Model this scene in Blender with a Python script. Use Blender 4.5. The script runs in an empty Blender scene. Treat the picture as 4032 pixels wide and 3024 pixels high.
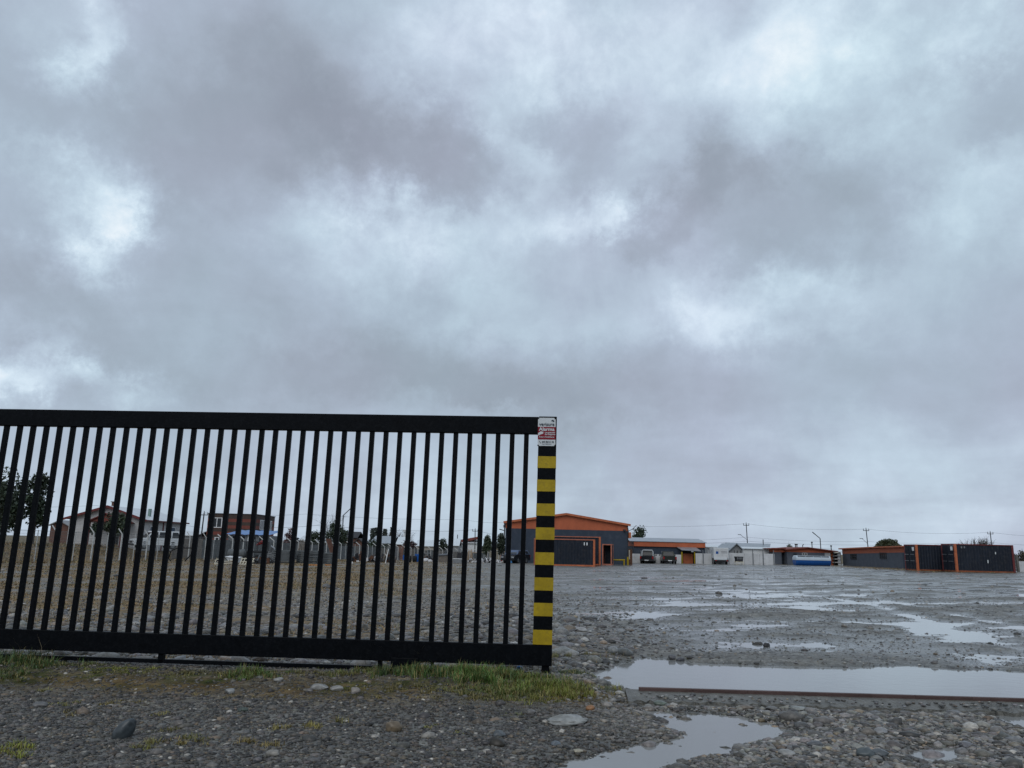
import bpy, bmesh, math, random
import numpy as np
from mathutils import Vector, Matrix

random.seed(11)
rng = np.random.default_rng(11)
S = bpy.context.scene
COL = S.collection

# ------------------------------------------------------------------ camera
F, PIT, ROLL, CZ = 3100.0, 0.2035, 0.0236, 1.26      # focal length in photo pixels, pitch, roll, eye height
cp, sp, cr, sr = math.cos(PIT), math.sin(PIT), math.cos(ROLL), math.sin(ROLL)
FWD = Vector((0, cp, sp)); U0 = Vector((0, -sp, cp))
RGT = Vector((cr, 0, 0)) + U0 * sr
UPV = Vector((-sr, 0, 0)) + U0 * cr
CAM = Vector((0, 0, CZ))
cd = bpy.data.cameras.new('camera'); cam = bpy.data.objects.new('camera', cd); COL.objects.link(cam)
cd.sensor_width = 36; cd.lens = F / 4032 * 36; cd.clip_start = 0.1; cd.clip_end = 6000
mw = Matrix.Identity(4)
for i in range(3):
    mw[i][0] = RGT[i]; mw[i][1] = UPV[i]; mw[i][2] = -FWD[i]; mw[i][3] = CAM[i]
cam.matrix_world = mw
S.camera = cam


def ray(px, py):
    return FWD * F + RGT * (px - 2016) - UPV * (py - 1512)


def at(px, py, Y):
    d = ray(px, py)
    return CAM + d * (Y / d.y)


# ------------------------------------------------------------------ light and sky
S.view_settings.view_transform = 'Standard'; S.view_settings.look = 'None'
S.view_settings.exposure = 0.0; S.view_settings.gamma = 1.0; S.view_settings.use_curve_mapping = False
SUN_EL, SUN_AZ = math.radians(42), math.radians(200)   # behind the camera, a bright part of the overcast
sl = bpy.data.lights.new('sun', 'SUN'); sl.energy = 1.1; sl.angle = math.radians(50); sl.color = (1.0, 0.97, 0.93)
so = bpy.data.objects.new('sun', sl); COL.objects.link(so)
sdir = Vector((math.sin(SUN_AZ) * math.cos(SUN_EL), math.cos(SUN_AZ) * math.cos(SUN_EL), math.sin(SUN_EL)))
so.rotation_euler = sdir.to_track_quat('Z', 'Y').to_euler()

W = bpy.data.worlds.new('World'); S.world = W; W.use_nodes = True
wt = W.node_tree; wn = wt.nodes; wl = wt.links
for n in list(wn): wn.remove(n)


def wmath(op, a, b=None, c=None, clamp=False):
    n = wn.new('ShaderNodeMath'); n.operation = op; n.use_clamp = clamp
    for i, s in enumerate((a, b, c)):
        if s is None: continue
        if isinstance(s, (int, float)): n.inputs[i].default_value = s
        else: wl.new(s, n.inputs[i])
    return n.outputs[0]


tc = wn.new('ShaderNodeTexCoord'); sx = wn.new('ShaderNodeSeparateXYZ'); wl.new(tc.outputs['Generated'], sx.inputs[0])
dz = wmath('MAXIMUM', sx.outputs[2], 0.0)
iz = wmath('DIVIDE', 1.0, wmath('ADD', dz, 0.16))
cx = wn.new('ShaderNodeCombineXYZ'); wl.new(wmath('MULTIPLY', sx.outputs[0], iz), cx.inputs[0]); wl.new(wmath('MULTIPLY', sx.outputs[1], iz), cx.inputs[1])


def wnoise(vec, scale, detail, rough, dist=0.0, off=0.0):
    n = wn.new('ShaderNodeTexNoise'); n.inputs['Scale'].default_value = scale; n.inputs['Detail'].default_value = detail
    n.inputs['Roughness'].default_value = rough; n.inputs['Distortion'].default_value = dist
    m = wn.new('ShaderNodeMapping'); m.inputs['Location'].default_value = (off, off * 1.7, off * .3)
    wl.new(vec, m.inputs[0]); wl.new(m.outputs[0], n.inputs['Vector'])
    return n
n_warp = wnoise(tc.outputs['Generated'], 7.5, 10, .66, 0, 3.1)
sw = wn.new('ShaderNodeSeparateColor'); wl.new(n_warp.outputs['Color'], sw.inputs[0])
az = wmath('ARCTAN2', sx.outputs[0], sx.outputs[1]); el = wmath('ARCSINE', sx.outputs[2])
az = wmath('ADD', az, wmath('MULTIPLY', wmath('SUBTRACT', sw.outputs[0], .5), .30))
el = wmath('ADD', el, wmath('MULTIPLY', wmath('SUBTRACT', sw.outputs[1], .5), .22))
BLOBS = [(215, 75, 50, 60, .26), (170, 420, 75, 70, .27), (222, 495, 48, 50, .24), (110, 812, 120, 28, .34), (85, 730, 30, 45, .15), (460, 90, 70, 60, .08),
         (800, 400, 85, 50, .22), (950, 475, 130, 55, .20), (1095, 310, 60, 40, .18), (1150, 380, 60, 30, .10), (1230, 470, 70, 45, .20), (1330, 420, 60, 30, .18), (720, 520, 100, 50, .08),
         (990, 130, 140, 110, .15), (1200, 150, 110, 60, .15), (1280, 50, 220, 60, .10), (1780, 70, 150, 80, .22), (2090, 100, 120, 40, .16), (2090, 410, 100, 70, .20), (1520, 190, 150, 80, .10), (1860, 290, 120, 60, .06),
         (1680, 645, 95, 45, .15), (1540, 700, 45, 40, .10), (470, 720, 60, 40, .08),
         (600, 240, 240, 110, -.24), (130, 230, 150, 80, -.13), (330, 410, 90, 60, -.13), (830, 300, 120, 50, -.17), (1000, 375, 90, 35, -.14), (1270, 300, 80, 60, -.12),
         (1490, 430, 110, 40, -.23), (1600, 350, 60, 40, -.14), (1350, 510, 80, 22, -.14), (1850, 430, 180, 70, -.14), (2150, 230, 90, 50, -.10), (1700, 530, 200, 40, -.08),
         (560, 800, 400, 90, -.10), (900, 810, 300, 60, -.13), (1250, 810, 200, 70, -.13), (1900, 840, 320, 70, -.11), (330, 600, 220, 90, -.06), (50, 600, 80, 50, -.12), (1150, 1110, 1400, 45, .05), (1040, 880, 60, 20, .10)]
tot = None
for bx, by, bsx, bsy, amp in BLOBS:
    d = ray(bx * 1.8228, by * 1.8228).normalized()
    a0, e0 = math.atan2(d.x, d.y), math.asin(d.z)
    k = 1.8228 / F * 1.25
    u = wmath('DIVIDE', wmath('SUBTRACT', az, a0), bsx * k); v = wmath('DIVIDE', wmath('SUBTRACT', el, e0), bsy * k)
    q = wmath('ADD', wmath('MULTIPLY', u, u), wmath('MULTIPLY', v, v))
    g = wmath('MULTIPLY', wmath('EXPONENT', wmath('MULTIPLY', q, -.7)), amp)
    tot = g if tot is None else wmath('ADD', tot, g)
n1 = wnoise(cx.outputs[0], 1.5, 9, .55, .25, 1.3); n2 = wnoise(tc.outputs['Generated'], 5.2, 10, .58, .35, 7.7)
n4 = wnoise(tc.outputs['Generated'], 13.0, 9, .6, .2, 2.2)
rag = wmath('ADD', .05, wmath('MULTIPLY', wmath('ADD', wmath('MULTIPLY', n4.outputs['Fac'], .55), wmath('MULTIPLY', n2.outputs['Fac'], .45)), 2.0))
tot = wmath('MULTIPLY', tot, rag)
val = wmath('ADD', wmath('ADD', tot, .535), wmath('MULTIPLY', wmath('SUBTRACT', n1.outputs['Fac'], .5), .30))
val = wmath('ADD', val, wmath('MULTIPLY', wmath('SUBTRACT', n2.outputs['Fac'], .5), .42))
n5 = wnoise(tc.outputs['Generated'], 26.0, 8, .62, .3, 4.4)
fine = wmath('ADD', wmath('SUBTRACT', n4.outputs['Fac'], .5), wmath('MULTIPLY', wmath('SUBTRACT', n5.outputs['Fac'], .5), .5))
val = wmath('ADD', val, wmath('MULTIPLY', fine, wmath('ADD', .15, wmath('MULTIPLY', wmath('MAXIMUM', tot, 0.0), 1.1))))
val = wmath('ADD', .53, wmath('MULTIPLY', wmath('SUBTRACT', val, .53), 1.12))
ramp = wn.new('ShaderNodeValToRGB'); wl.new(val, ramp.inputs[0])
er = ramp.color_ramp.elements
er[0].position = .05; er[0].color = (.265, .30, .355, 1)
er[1].position = 1.0; er[1].color = (.86, .93, .98, 1)
for p, c in ((.28, (.345, .393, .465)), (.48, (.430, .502, .60)), (.66, (.545, .65, .755)), (.82, (.68, .80, .895))):
    e = er.new(p); e.color = (*c, 1)
# faint lavender / cyan drift of the cloud colour
n3 = wnoise(tc.outputs['Generated'], 3.0, 3, .5, 0, 5.5)
tint = wn.new('ShaderNodeValToRGB'); wl.new(n3.outputs['Fac'], tint.inputs[0])
tint.color_ramp.elements[0].position = .35; tint.color_ramp.elements[0].color = (.965, 1.01, 1.01, 1)
tint.color_ramp.elements[1].position = .65; tint.color_ramp.elements[1].color = (1.025, .99, 1.03, 1)
mt = wn.new('ShaderNodeMix'); mt.data_type = 'RGBA'; mt.blend_type = 'MULTIPLY'; mt.inputs[0].default_value = 1
wl.new(ramp.outputs[0], mt.inputs[6]); wl.new(tint.outputs[0], mt.inputs[7])
sky = wn.new('ShaderNodeTexSky'); sky.sky_type = 'NISHITA'; sky.sun_disc = False
sky.sun_elevation = SUN_EL; sky.sun_rotation = SUN_AZ
b1 = wn.new('ShaderNodeBackground'); b1.inputs[1].default_value = .1; wl.new(sky.outputs[0], b1.inputs[0])
b2 = wn.new('ShaderNodeBackground'); b2.inputs[1].default_value = 1.0; wl.new(mt.outputs[2], b2.inputs[0])
ms = wn.new('ShaderNodeMixShader'); ms.inputs[0].default_value = .96
wl.new(b1.outputs[0], ms.inputs[1]); wl.new(b2.outputs[0], ms.inputs[2])
wo = wn.new('ShaderNodeOutputWorld'); wl.new(ms.outputs[0], wo.inputs[0])


# ------------------------------------------------------------------ terrain functions
def sstep(a, b, x):
    t = np.clip((x - a) / (b - a), 0, 1)
    return t * t * (3 - 2 * t)


_tab = np.random.default_rng(5).random((256, 256))


def vnoise(x, y):
    xi = np.floor(x).astype(np.int64); yi = np.floor(y).astype(np.int64)
    fx = x - xi; fy = y - yi
    fx = fx * fx * (3 - 2 * fx); fy = fy * fy * (3 - 2 * fy)
    a = _tab[xi % 256, yi % 256]; b = _tab[(xi + 1) % 256, yi % 256]
    c = _tab[xi % 256, (yi + 1) % 256]; d = _tab[(xi + 1) % 256, (yi + 1) % 256]
    return (a * (1 - fx) + b * fx) * (1 - fy) + (c * (1 - fx) + d * fx) * fy


def fbm(x, y, o=4, g=.5):
    s = 0; a = 1; t = 0
    for i in range(o):
        s = s + a * vnoise(x * 2 ** i + 17.3 * i, y * 2 ** i + 5.1 * i); t += a; a *= g
    return s / t


def base(x, y):
    """water level: the gently falling plane of the yard"""
    x = np.asarray(x, float); y = np.asarray(y, float)
    z = -.0065 * np.clip(y, -20, 170) + .008 * np.clip(x, -60, 80)
    z = z - .006 * np.clip(y - 95, 0, 80) * sstep(4, -8, x)
    z = z + 1.15 * sstep(33.2, 39, -x) * sstep(25, 45, y)
    return z


def gz(x, y):
    return float(base(x, y))


def gp(px, py):
    lo, hi = 2.0, 600.0
    for _ in range(60):
        m = (lo + hi) / 2; p = at(px, py, m)
        if p.z > gz(p.x, p.y): lo = m
        else: hi = m
    p = at(px, py, lo); p.z = gz(p.x, p.y)
    return p


def poly_sd(x, y, P):
    """signed distance to a polygon, negative inside"""
    d = np.full(x.shape, 1e9); ins = np.zeros(x.shape, bool)
    n = len(P)
    for i in range(n):
        ax, ay = P[i]; bx, by = P[(i + 1) % n]
        ex, ey = bx - ax, by - ay
        t = np.clip(((x - ax) * ex + (y - ay) * ey) / (ex * ex + ey * ey), 0, 1)
        d = np.minimum(d, np.hypot(x - ax - t * ex, y - ay - t * ey))
        c = ((ay > y) != (by > y)) & (x < (bx - ax) * (y - ay) / ((by - ay) or 1e-9) + ax)
        ins ^= c
    return np.where(ins, -d, d)


def wpoly(pts):
    return [tuple(gp(a, b)[:2]) for a, b in pts]


PUD = [
    (wpoly([(2330, 2648), (2420, 2612), (2560, 2588), (2760, 2612), (3000, 2622), (3300, 2630), (3600, 2622), (3800, 2640), (4200, 2648), (4600, 2660), (4600, 2805), (4032, 2790), (3300, 2770), (2700, 2748), (2520, 2738), (2400, 2700)]), .05, .18),
    (wpoly([(2500, 2786), (2630, 2806), (2780, 2808), (2920, 2822), (3060, 2846), (3190, 2885), (3070, 2928), (2850, 2965), (2690, 2992), (2640, 3060), (2150, 3060), (2200, 3005), (2380, 2962), (2600, 2918), (2690, 2890), (2600, 2850), (2510, 2800)]), .020, .2),
    (wpoly([(3920, 2822), (4060, 2800), (4200, 2830), (4100, 2890), (3980, 2868)]), .03, .12),
    (wpoly([(3600, 2960), (3760, 2940), (3800, 2990), (3700, 3030), (3600, 3020)]), .018, .10),
    (wpoly([(2700, 2545), (2780, 2525), (2980, 2520), (3300, 2530), (3420, 2548), (3300, 2570), (2980, 2562), (2760, 2570)]), .002, .5),
    (wpoly([(3700, 2560), (3900, 2570), (4200, 2590), (4200, 2630), (3900, 2628), (3750, 2600)]), .000, .6),
]
KY0 = gp(2517, 2746); KY1 = gp(4032, 2792)             # the steel rail along the big puddle
GA = .0538                                             # the gate runs slightly away from the camera to the left
GX, GY = .1546, 8.2728


RUTS = [[(2700, 2296), (3000, 2318), (3300, 2336), (3620, 2392), (4032, 2470), (4500, 2560)], [(2950, 2330), (3260, 2350), (3520, 2400), (3800, 2500), (4032, 2566), (4300, 2640)],
        [(2450, 2330), (2800, 2345), (3200, 2372), (3500, 2376), (4032, 2372), (4600, 2380)], [(2400, 2290), (2700, 2284), (3200, 2292), (3700, 2316), (4032, 2340)], [(2330, 2372), (2600, 2368), (2760, 2376)],
        [(3100, 2266), (3500, 2280), (4032, 2300)], [(2560, 2420), (2900, 2440), (3300, 2452), (3700, 2474)], [(2200, 2316), (2420, 2320), (2700, 2330)]]
RUTS = [wpoly(q) for q in RUTS]


def height(x, y):
    x = np.asarray(x, float); y = np.asarray(y, float)
    near = sstep(14, 9.5, y)
    right = sstep(-2.5, 2.5, x - .06 * y)
    # ruts and hollows of the yard
    n = fbm(x * .36 + 3.1, y * .42 + 1.7, 5, .52) - .5
    ca, sa = math.cos(.5), math.sin(.5)
    rut = fbm((x * ca + y * sa) * .16, (-x * sa + y * ca) * .9, 4, .5) - .5
    h = .0155 - .004 * right - .001 * sstep(18, 45, y) * right + .018 * (1 - right) + .075 * n * (.6 + .4 * right) + .070 * rut * right + .085 * right * (fbm((x * ca + y * sa) * .8 + 5, (-x * sa + y * ca) * 2.0, 5, .55) - .5) * sstep(9, 14, y)
    h = h + .05 * sstep(14.5, 10, y) * sstep(4.2, 1.6, x)
    h = h + .03 * (fbm(x * 2.3, y * 2.3, 3) - .5)
    h = h * (1 - near) + near * (.032 + .05 * (fbm(x * 1.1, y * 1.1, 4) - .5))
    # low bank under the gate
    gd = y - (GY - (x - GX) * math.tan(GA))
    h = h + .045 * np.exp(-((gd + .25) / .55) ** 2) * sstep(1.3, .3, x)
    h = h * sstep(170, 110, y) + .04 * sstep(110, 170, y)
    h = np.where((y > 50) & (-x > 33), np.maximum(h, .05), h)
    wob = .30 * (fbm(x * 2.1 + 9, y * 2.1 + 4, 3) - .5) + .10 * (fbm(x * 9, y * 9, 2) - .5)
    kl = math.hypot(KY1.x - KY0.x, KY1.y - KY0.y); ux, uy = (KY1.x - KY0.x) / kl, (KY1.y - KY0.y) / kl
    kk = (x - KY0.x) * -uy + (y - KY0.y) * ux; ks = (x - KY0.x) * ux + (y - KY0.y) * uy
    h = h - .022 * sstep(-.62, -.36, kk) * sstep(.16, .05, kk) * sstep(-.3, 0, ks)
    if len(x) > 4:
        far_ = (y > 9) & (y < 75) & (x > -8)
        if far_.any():
            xa, ya = x[far_], y[far_]; cut = np.zeros(len(xa))
            wx_ = xa + .5 * (fbm(xa * .5, ya * .5, 3) - .5); wy_ = ya + 1.2 * (fbm(xa * .4 + 9, ya * .4, 3) - .5)
            for q in RUTS:
                for (ax, ay), (bx_, by_) in zip(q[:-1], q[1:]):
                    ex, ey = bx_ - ax, by_ - ay; t = np.clip(((wx_ - ax) * ex + (wy_ - ay) * ey) / (ex * ex + ey * ey), 0, 1)
                    d = np.hypot(wx_ - ax - t * ex, wy_ - ay - t * ey); cut = np.maximum(cut, np.exp(-(d / (.17 + .0045 * ya)) ** 2))
            h[far_] -= cut * (.026 + .070 * (fbm(xa * .35 + 4, ya * .35, 3) - .45))
    for P, dep, soft in PUD:
        xs = [p[0] for p in P]; ys = [p[1] for p in P]
        box = (x > min(xs) - 1) & (x < max(xs) + 1) & (y > min(ys) - 1) & (y < max(ys) + 1)
        if not box.any(): continue
        sd = poly_sd(x[box], y[box], P) + wob[box] * (2.0 if soft > .2 else .8)
        k = sstep(soft, -soft, sd)
        h[box] = h[box] * (1 - k) + (-dep + .05 * (fbm(x[box] * 4.3 + 1, y[box] * 3.3, 4, .6) - .5)) * k
    return h


def hz(x, y):
    return gz(x, y) + float(height(np.array([x]), np.array([y]))[0])


# ------------------------------------------------------------------ materials
def M(name, col, rough=.6, metal=0.0, var=.18, scale=2.0, bump=0.0, bscale=30.0, spec=.22, streak=0.0, dirt=None, dirt_amt=.5):
    m = bpy.data.materials.new(name); m.use_nodes = True
    t = m.node_tree; n = t.nodes; l = t.links; p = n['Principled BSDF']
    p.inputs['Roughness'].default_value = rough; p.inputs['Metallic'].default_value = metal
    p.inputs['Specular IOR Level'].default_value = spec
    c = n.new('ShaderNodeTexCoord')
    no = n.new('ShaderNodeTexNoise'); no.inputs['Scale'].default_value = scale; no.inputs['Detail'].default_value = 6; no.inputs['Roughness'].default_value = .62
    if streak:
        mp = n.new('ShaderNodeMapping'); mp.inputs['Scale'].default_value = (1, 1, 1 / streak); l.new(c.outputs['Object'], mp.inputs[0]); l.new(mp.outputs[0], no.inputs[0])
    else:
        l.new(c.outputs['Object'], no.inputs[0])
    r = n.new('ShaderNodeValToRGB'); l.new(no.outputs['Fac'], r.inputs[0])
    e = r.color_ramp.elements
    e[0].position = .3; e[0].color = (*[max(0, x * (1 - var)) for x in col], 1)
    e[1].position = .7; e[1].color = (*[min(1, x * (1 + var)) for x in col], 1)
    out = r.outputs[0]
    if dirt:
        d = n.new('ShaderNodeTexNoise'); d.inputs['Scale'].default_value = scale * 2.3; d.inputs['Detail'].default_value = 8; d.inputs['Roughness'].default_value = .7
        l.new(c.outputs['Object'], d.inputs[0])
        dr = n.new('ShaderNodeValToRGB'); l.new(d.outputs['Fac'], dr.inputs[0])
        dr.color_ramp.elements[0].position = .5; dr.color_ramp.elements[0].color = (0, 0, 0, 1)
        dr.color_ramp.elements[1].position = .68; dr.color_ramp.elements[1].color = (dirt_amt,) * 3 + (1,)
        mx = n.new('ShaderNodeMix'); mx.data_type = 'RGBA'; l.new(dr.outputs[0], mx.inputs[0]); l.new(out, mx.inputs[6]); mx.inputs[7].default_value = (*dirt, 1)
        out = mx.outputs[2]
    l.new(out, p.inputs['Base Color'])
    if bump:
        b = n.new('ShaderNodeBump'); b.inputs['Strength'].default_value = bump; b.inputs['Distance'].default_value = .02
        bn = n.new('ShaderNodeTexNoise'); bn.inputs['Scale'].default_value = bscale; bn.inputs['Detail'].default_value = 5
        l.new(c.outputs['Object'], bn.inputs[0]); l.new(bn.outputs['Fac'], b.inputs['Height']); l.new(b.outputs[0], p.inputs['Normal'])
    return m


def MA(name, rough=.5, var=.25, scale=30, sub=0.0, spec=.5, trans=0.0):
    """colour per stone, blade or leaf from the mesh attribute Col"""
    m = bpy.data.materials.new(name); m.use_nodes = True
    t = m.node_tree; n = t.nodes; l = t.links; p = n['Principled BSDF']
    p.inputs['Roughness'].default_value = rough; p.inputs['Specular IOR Level'].default_value = spec
    a = n.new('ShaderNodeAttribute'); a.attribute_name = 'Col'
    c = n.new('ShaderNodeTexCoord'); no = n.new('ShaderNodeTexNoise'); no.inputs['Scale'].default_value = scale; no.inputs['Detail'].default_value = 5
    l.new(c.outputs['Object'], no.inputs[0])
    mr = n.new('ShaderNodeMapRange'); mr.inputs[1].default_value = .25; mr.inputs[2].default_value = .75; mr.inputs[3].default_value = 1 - var; mr.inputs[4].default_value = 1 + var
    l.new(no.outputs['Fac'], mr.inputs[0])
    mx = n.new('ShaderNodeMix'); mx.data_type = 'RGBA'; mx.blend_type = 'MULTIPLY'; mx.inputs[0].default_value = 1
    l.new(a.outputs['Color'], mx.inputs[6]); l.new(mr.outputs[0], mx.inputs[7]); l.new(mx.outputs[2], p.inputs['Base Color'])
    return m


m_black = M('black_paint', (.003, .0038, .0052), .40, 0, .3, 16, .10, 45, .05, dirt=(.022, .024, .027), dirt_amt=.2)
m_yellow = M('yellow_tape', (.32, .225, .007), .5, 0, .22, 9, .1, 40, .25, dirt=(.12, .09, .02), dirt_amt=.4)
m_white = M('white_paint', (.62, .64, .65), .5, 0, .1, 3, dirt=(.35, .34, .31), dirt_amt=.35)
m_signwhite = M('sign_white', (.52, .55, .56), .4, 0, .05, 20)
m_signred = M('sign_red', (.19, .004, .016), .4, 0, .08, 20)
m_signdark = M('sign_ink', (.03, .045, .06), .5, 0, .05, 20)
m_whitewall = M('white_wall', (.50, .51, .52), .75, 0, .12, .8, .2, 12, streak=3, dirt=(.25, .24, .22), dirt_amt=.4)
m_orange = M('orange_paint', (.40, .108, .050), .65, 0, .14, .9, .1, 10, streak=2, dirt=(.25, .07, .04), dirt_amt=.4)
m_orangetrim = M('orange_trim', (.40, .118, .052), .55, 0, .2, 2, dirt=(.22, .07, .04), dirt_amt=.6)
m_navy = M('navy_wall', (.034, .046, .066), .7, 0, .14, .7, .1, 10, streak=2, dirt=(.07, .08, .10), dirt_amt=.5)
m_navysteel = M('navy_steel', (.010, .0145, .024), .55, 0, .3, 1.5, .1, 20, streak=4, dirt=(.055, .05, .05), dirt_amt=.5)
m_greyblock = M('grey_block', (.078, .09, .112), .8, 0, .16, 1.2, .3, 8, dirt=(.15, .155, .165), dirt_amt=.4)
m_zinc = M('zinc_roof', (.30, .33, .36), .35, .5, .15, 1.0, streak=1, dirt=(.22, .23, .24), dirt_amt=.4)
m_whiteroof = M('white_roof', (.62, .66, .68), .35, .3, .10, 1.0, dirt=(.45, .48, .5), dirt_amt=.4)
m_greenroof = M('green_roof', (.17, .25, .23), .45, .2, .15, 1.0, dirt=(.25, .31, .3), dirt_amt=.4)
m_redtrim = M('dark_red_trim', (.12, .028, .028), .55, 0, .2, 2)
m_redroof = M('dark_red_roof', (.16, .045, .035), .6, 0, .2, 2)
m_glass = M('window_glass', (.02, .024, .028), .12, 0, .1, 1, spec=.3)
m_darkgap = M('dark_opening', (.012, .013, .015), .8, 0, .1, 1)
m_rust = M('rusty_steel', (.10, .05, .032), .75, .2, .35, 4, .3, 40, dirt=(.045, .03, .025), dirt_amt=.7)
m_rail = M('brown_steel_rail', (.085, .055, .05), .5, .3, .25, 3, .2, 50, dirt=(.05, .03, .025), dirt_amt=.5)
m_steel = M('grey_steel', (.20, .21, .22), .45, .6, .2, 3)
m_pole = M('dark_pole', (.035, .036, .04), .7, 0, .2, 2)
m_postwhite = M('fence_post_white', (.47, .48, .47), .6, 0, .12, 2, dirt=(.25, .24, .22), dirt_amt=.5)
m_wire = M('fence_wire', (.22, .23, .23), .5, .4, .1, 2)
m_wood = M('weathered_wood', (.17, .15, .13), .8, 0, .3, 3, .3, 30, dirt=(.07, .06, .05), dirt_amt=.5)
m_greyboard = M('grey_boards', (.10, .11, .115), .8, 0, .35, 2, .2, 20, dirt=(.07, .07, .07), dirt_amt=.6)
m_palewood = M('pale_wood', (.34, .25, .17), .75, 0, .2, 3)
m_brownwood = M('brown_wood', (.12, .065, .05), .8, 0, .25, 3)
m_orangewood = M('orange_timber', (.42, .17, .05), .75, 0, .2, 3)
m_cream = M('cream_paint', (.55, .52, .42), .55, 0, .12, 3, dirt=(.3, .25, .18), dirt_amt=.4)
m_bluetin = M('blue_roof_tin', (.10, .22, .46), .4, .2, .14, 1.5, dirt=(.2, .3, .45), dirt_amt=.5)
m_bluedrum = M('blue_plastic', (.06, .20, .42), .4, 0, .15, 3)
m_bluepaint = M('blue_tank_paint', (.012, .075, .27), .35, 0, .1, 1.5, dirt=(.01, .04, .14), dirt_amt=.4)
m_bluegrey = M('blue_grey_cover', (.09, .125, .20), .45, 0, .2, 2)
m_tankwhite = M('tank_white', (.45, .52, .58), .4, 0, .08, 1.5, dirt=(.3, .33, .35), dirt_amt=.4)
m_red = M('red_paint', (.26, .03, .03), .5, 0, .2, 3)
m_tarp = M('grey_tarp', (.07, .075, .085), .5, 0, .3, 3, .3, 10)
m_bag = M('white_sack', (.52, .52, .53), .7, 0, .15, 4, .3, 15)
m_tyre = M('tyre_rubber', (.014, .014, .015), .8, 0, .2, 10)
m_carblack = M('car_black', (.018, .02, .025), .22, .3, .15, 2, dirt=(.06, .06, .06), dirt_amt=.3)
m_cargreen = M('car_dark_green', (.022, .027, .022), .25, .3, .15, 2, dirt=(.05, .05, .04), dirt_amt=.3)
m_carwhite = M('car_white', (.55, .58, .60), .25, 0, .06, 2)
m_chrome = M('chrome', (.6, .62, .63), .2, .9, .05, 2)
m_taillight = M('tail_light_red', (.25, .01, .01), .25, 0, .1, 5)
m_concrete = M('wet_concrete', (.12, .118, .106), .42, 0, .35, 5, .8, 40, dirt=(.07, .068, .06), dirt_amt=.6)
m_siding = M('white_siding', (.46, .46, .46), .65, 0, .08, 1.5, dirt=(.26, .25, .24), dirt_amt=.4)
m_greyhouse = M('grey_house_wall', (.24, .25, .26), .75, 0, .1, 1)
m_beige = M('beige_wall', (.36, .33, .29), .75, 0, .1, 1)
m_bark = M('bark', (.055, .045, .038), .9, 0, .3, 6, .4, 30)
m_leaf = MA('foliage', .6, .25, .8)
m_blade = MA('grass_blade', .55, .2, 5)
m_stone = MA('gravel_stone', .42, .40, 45, spec=.42)
m_rock = MA('rock', .40, .45, 16, spec=.45)
m_blackpipe = M('black_pipe', (.012, .012, .013), .45, 0, .2, 5)
m_plastic = M('blue_scrap', (.02, .16, .42), .4, 0, .1, 5)


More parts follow.
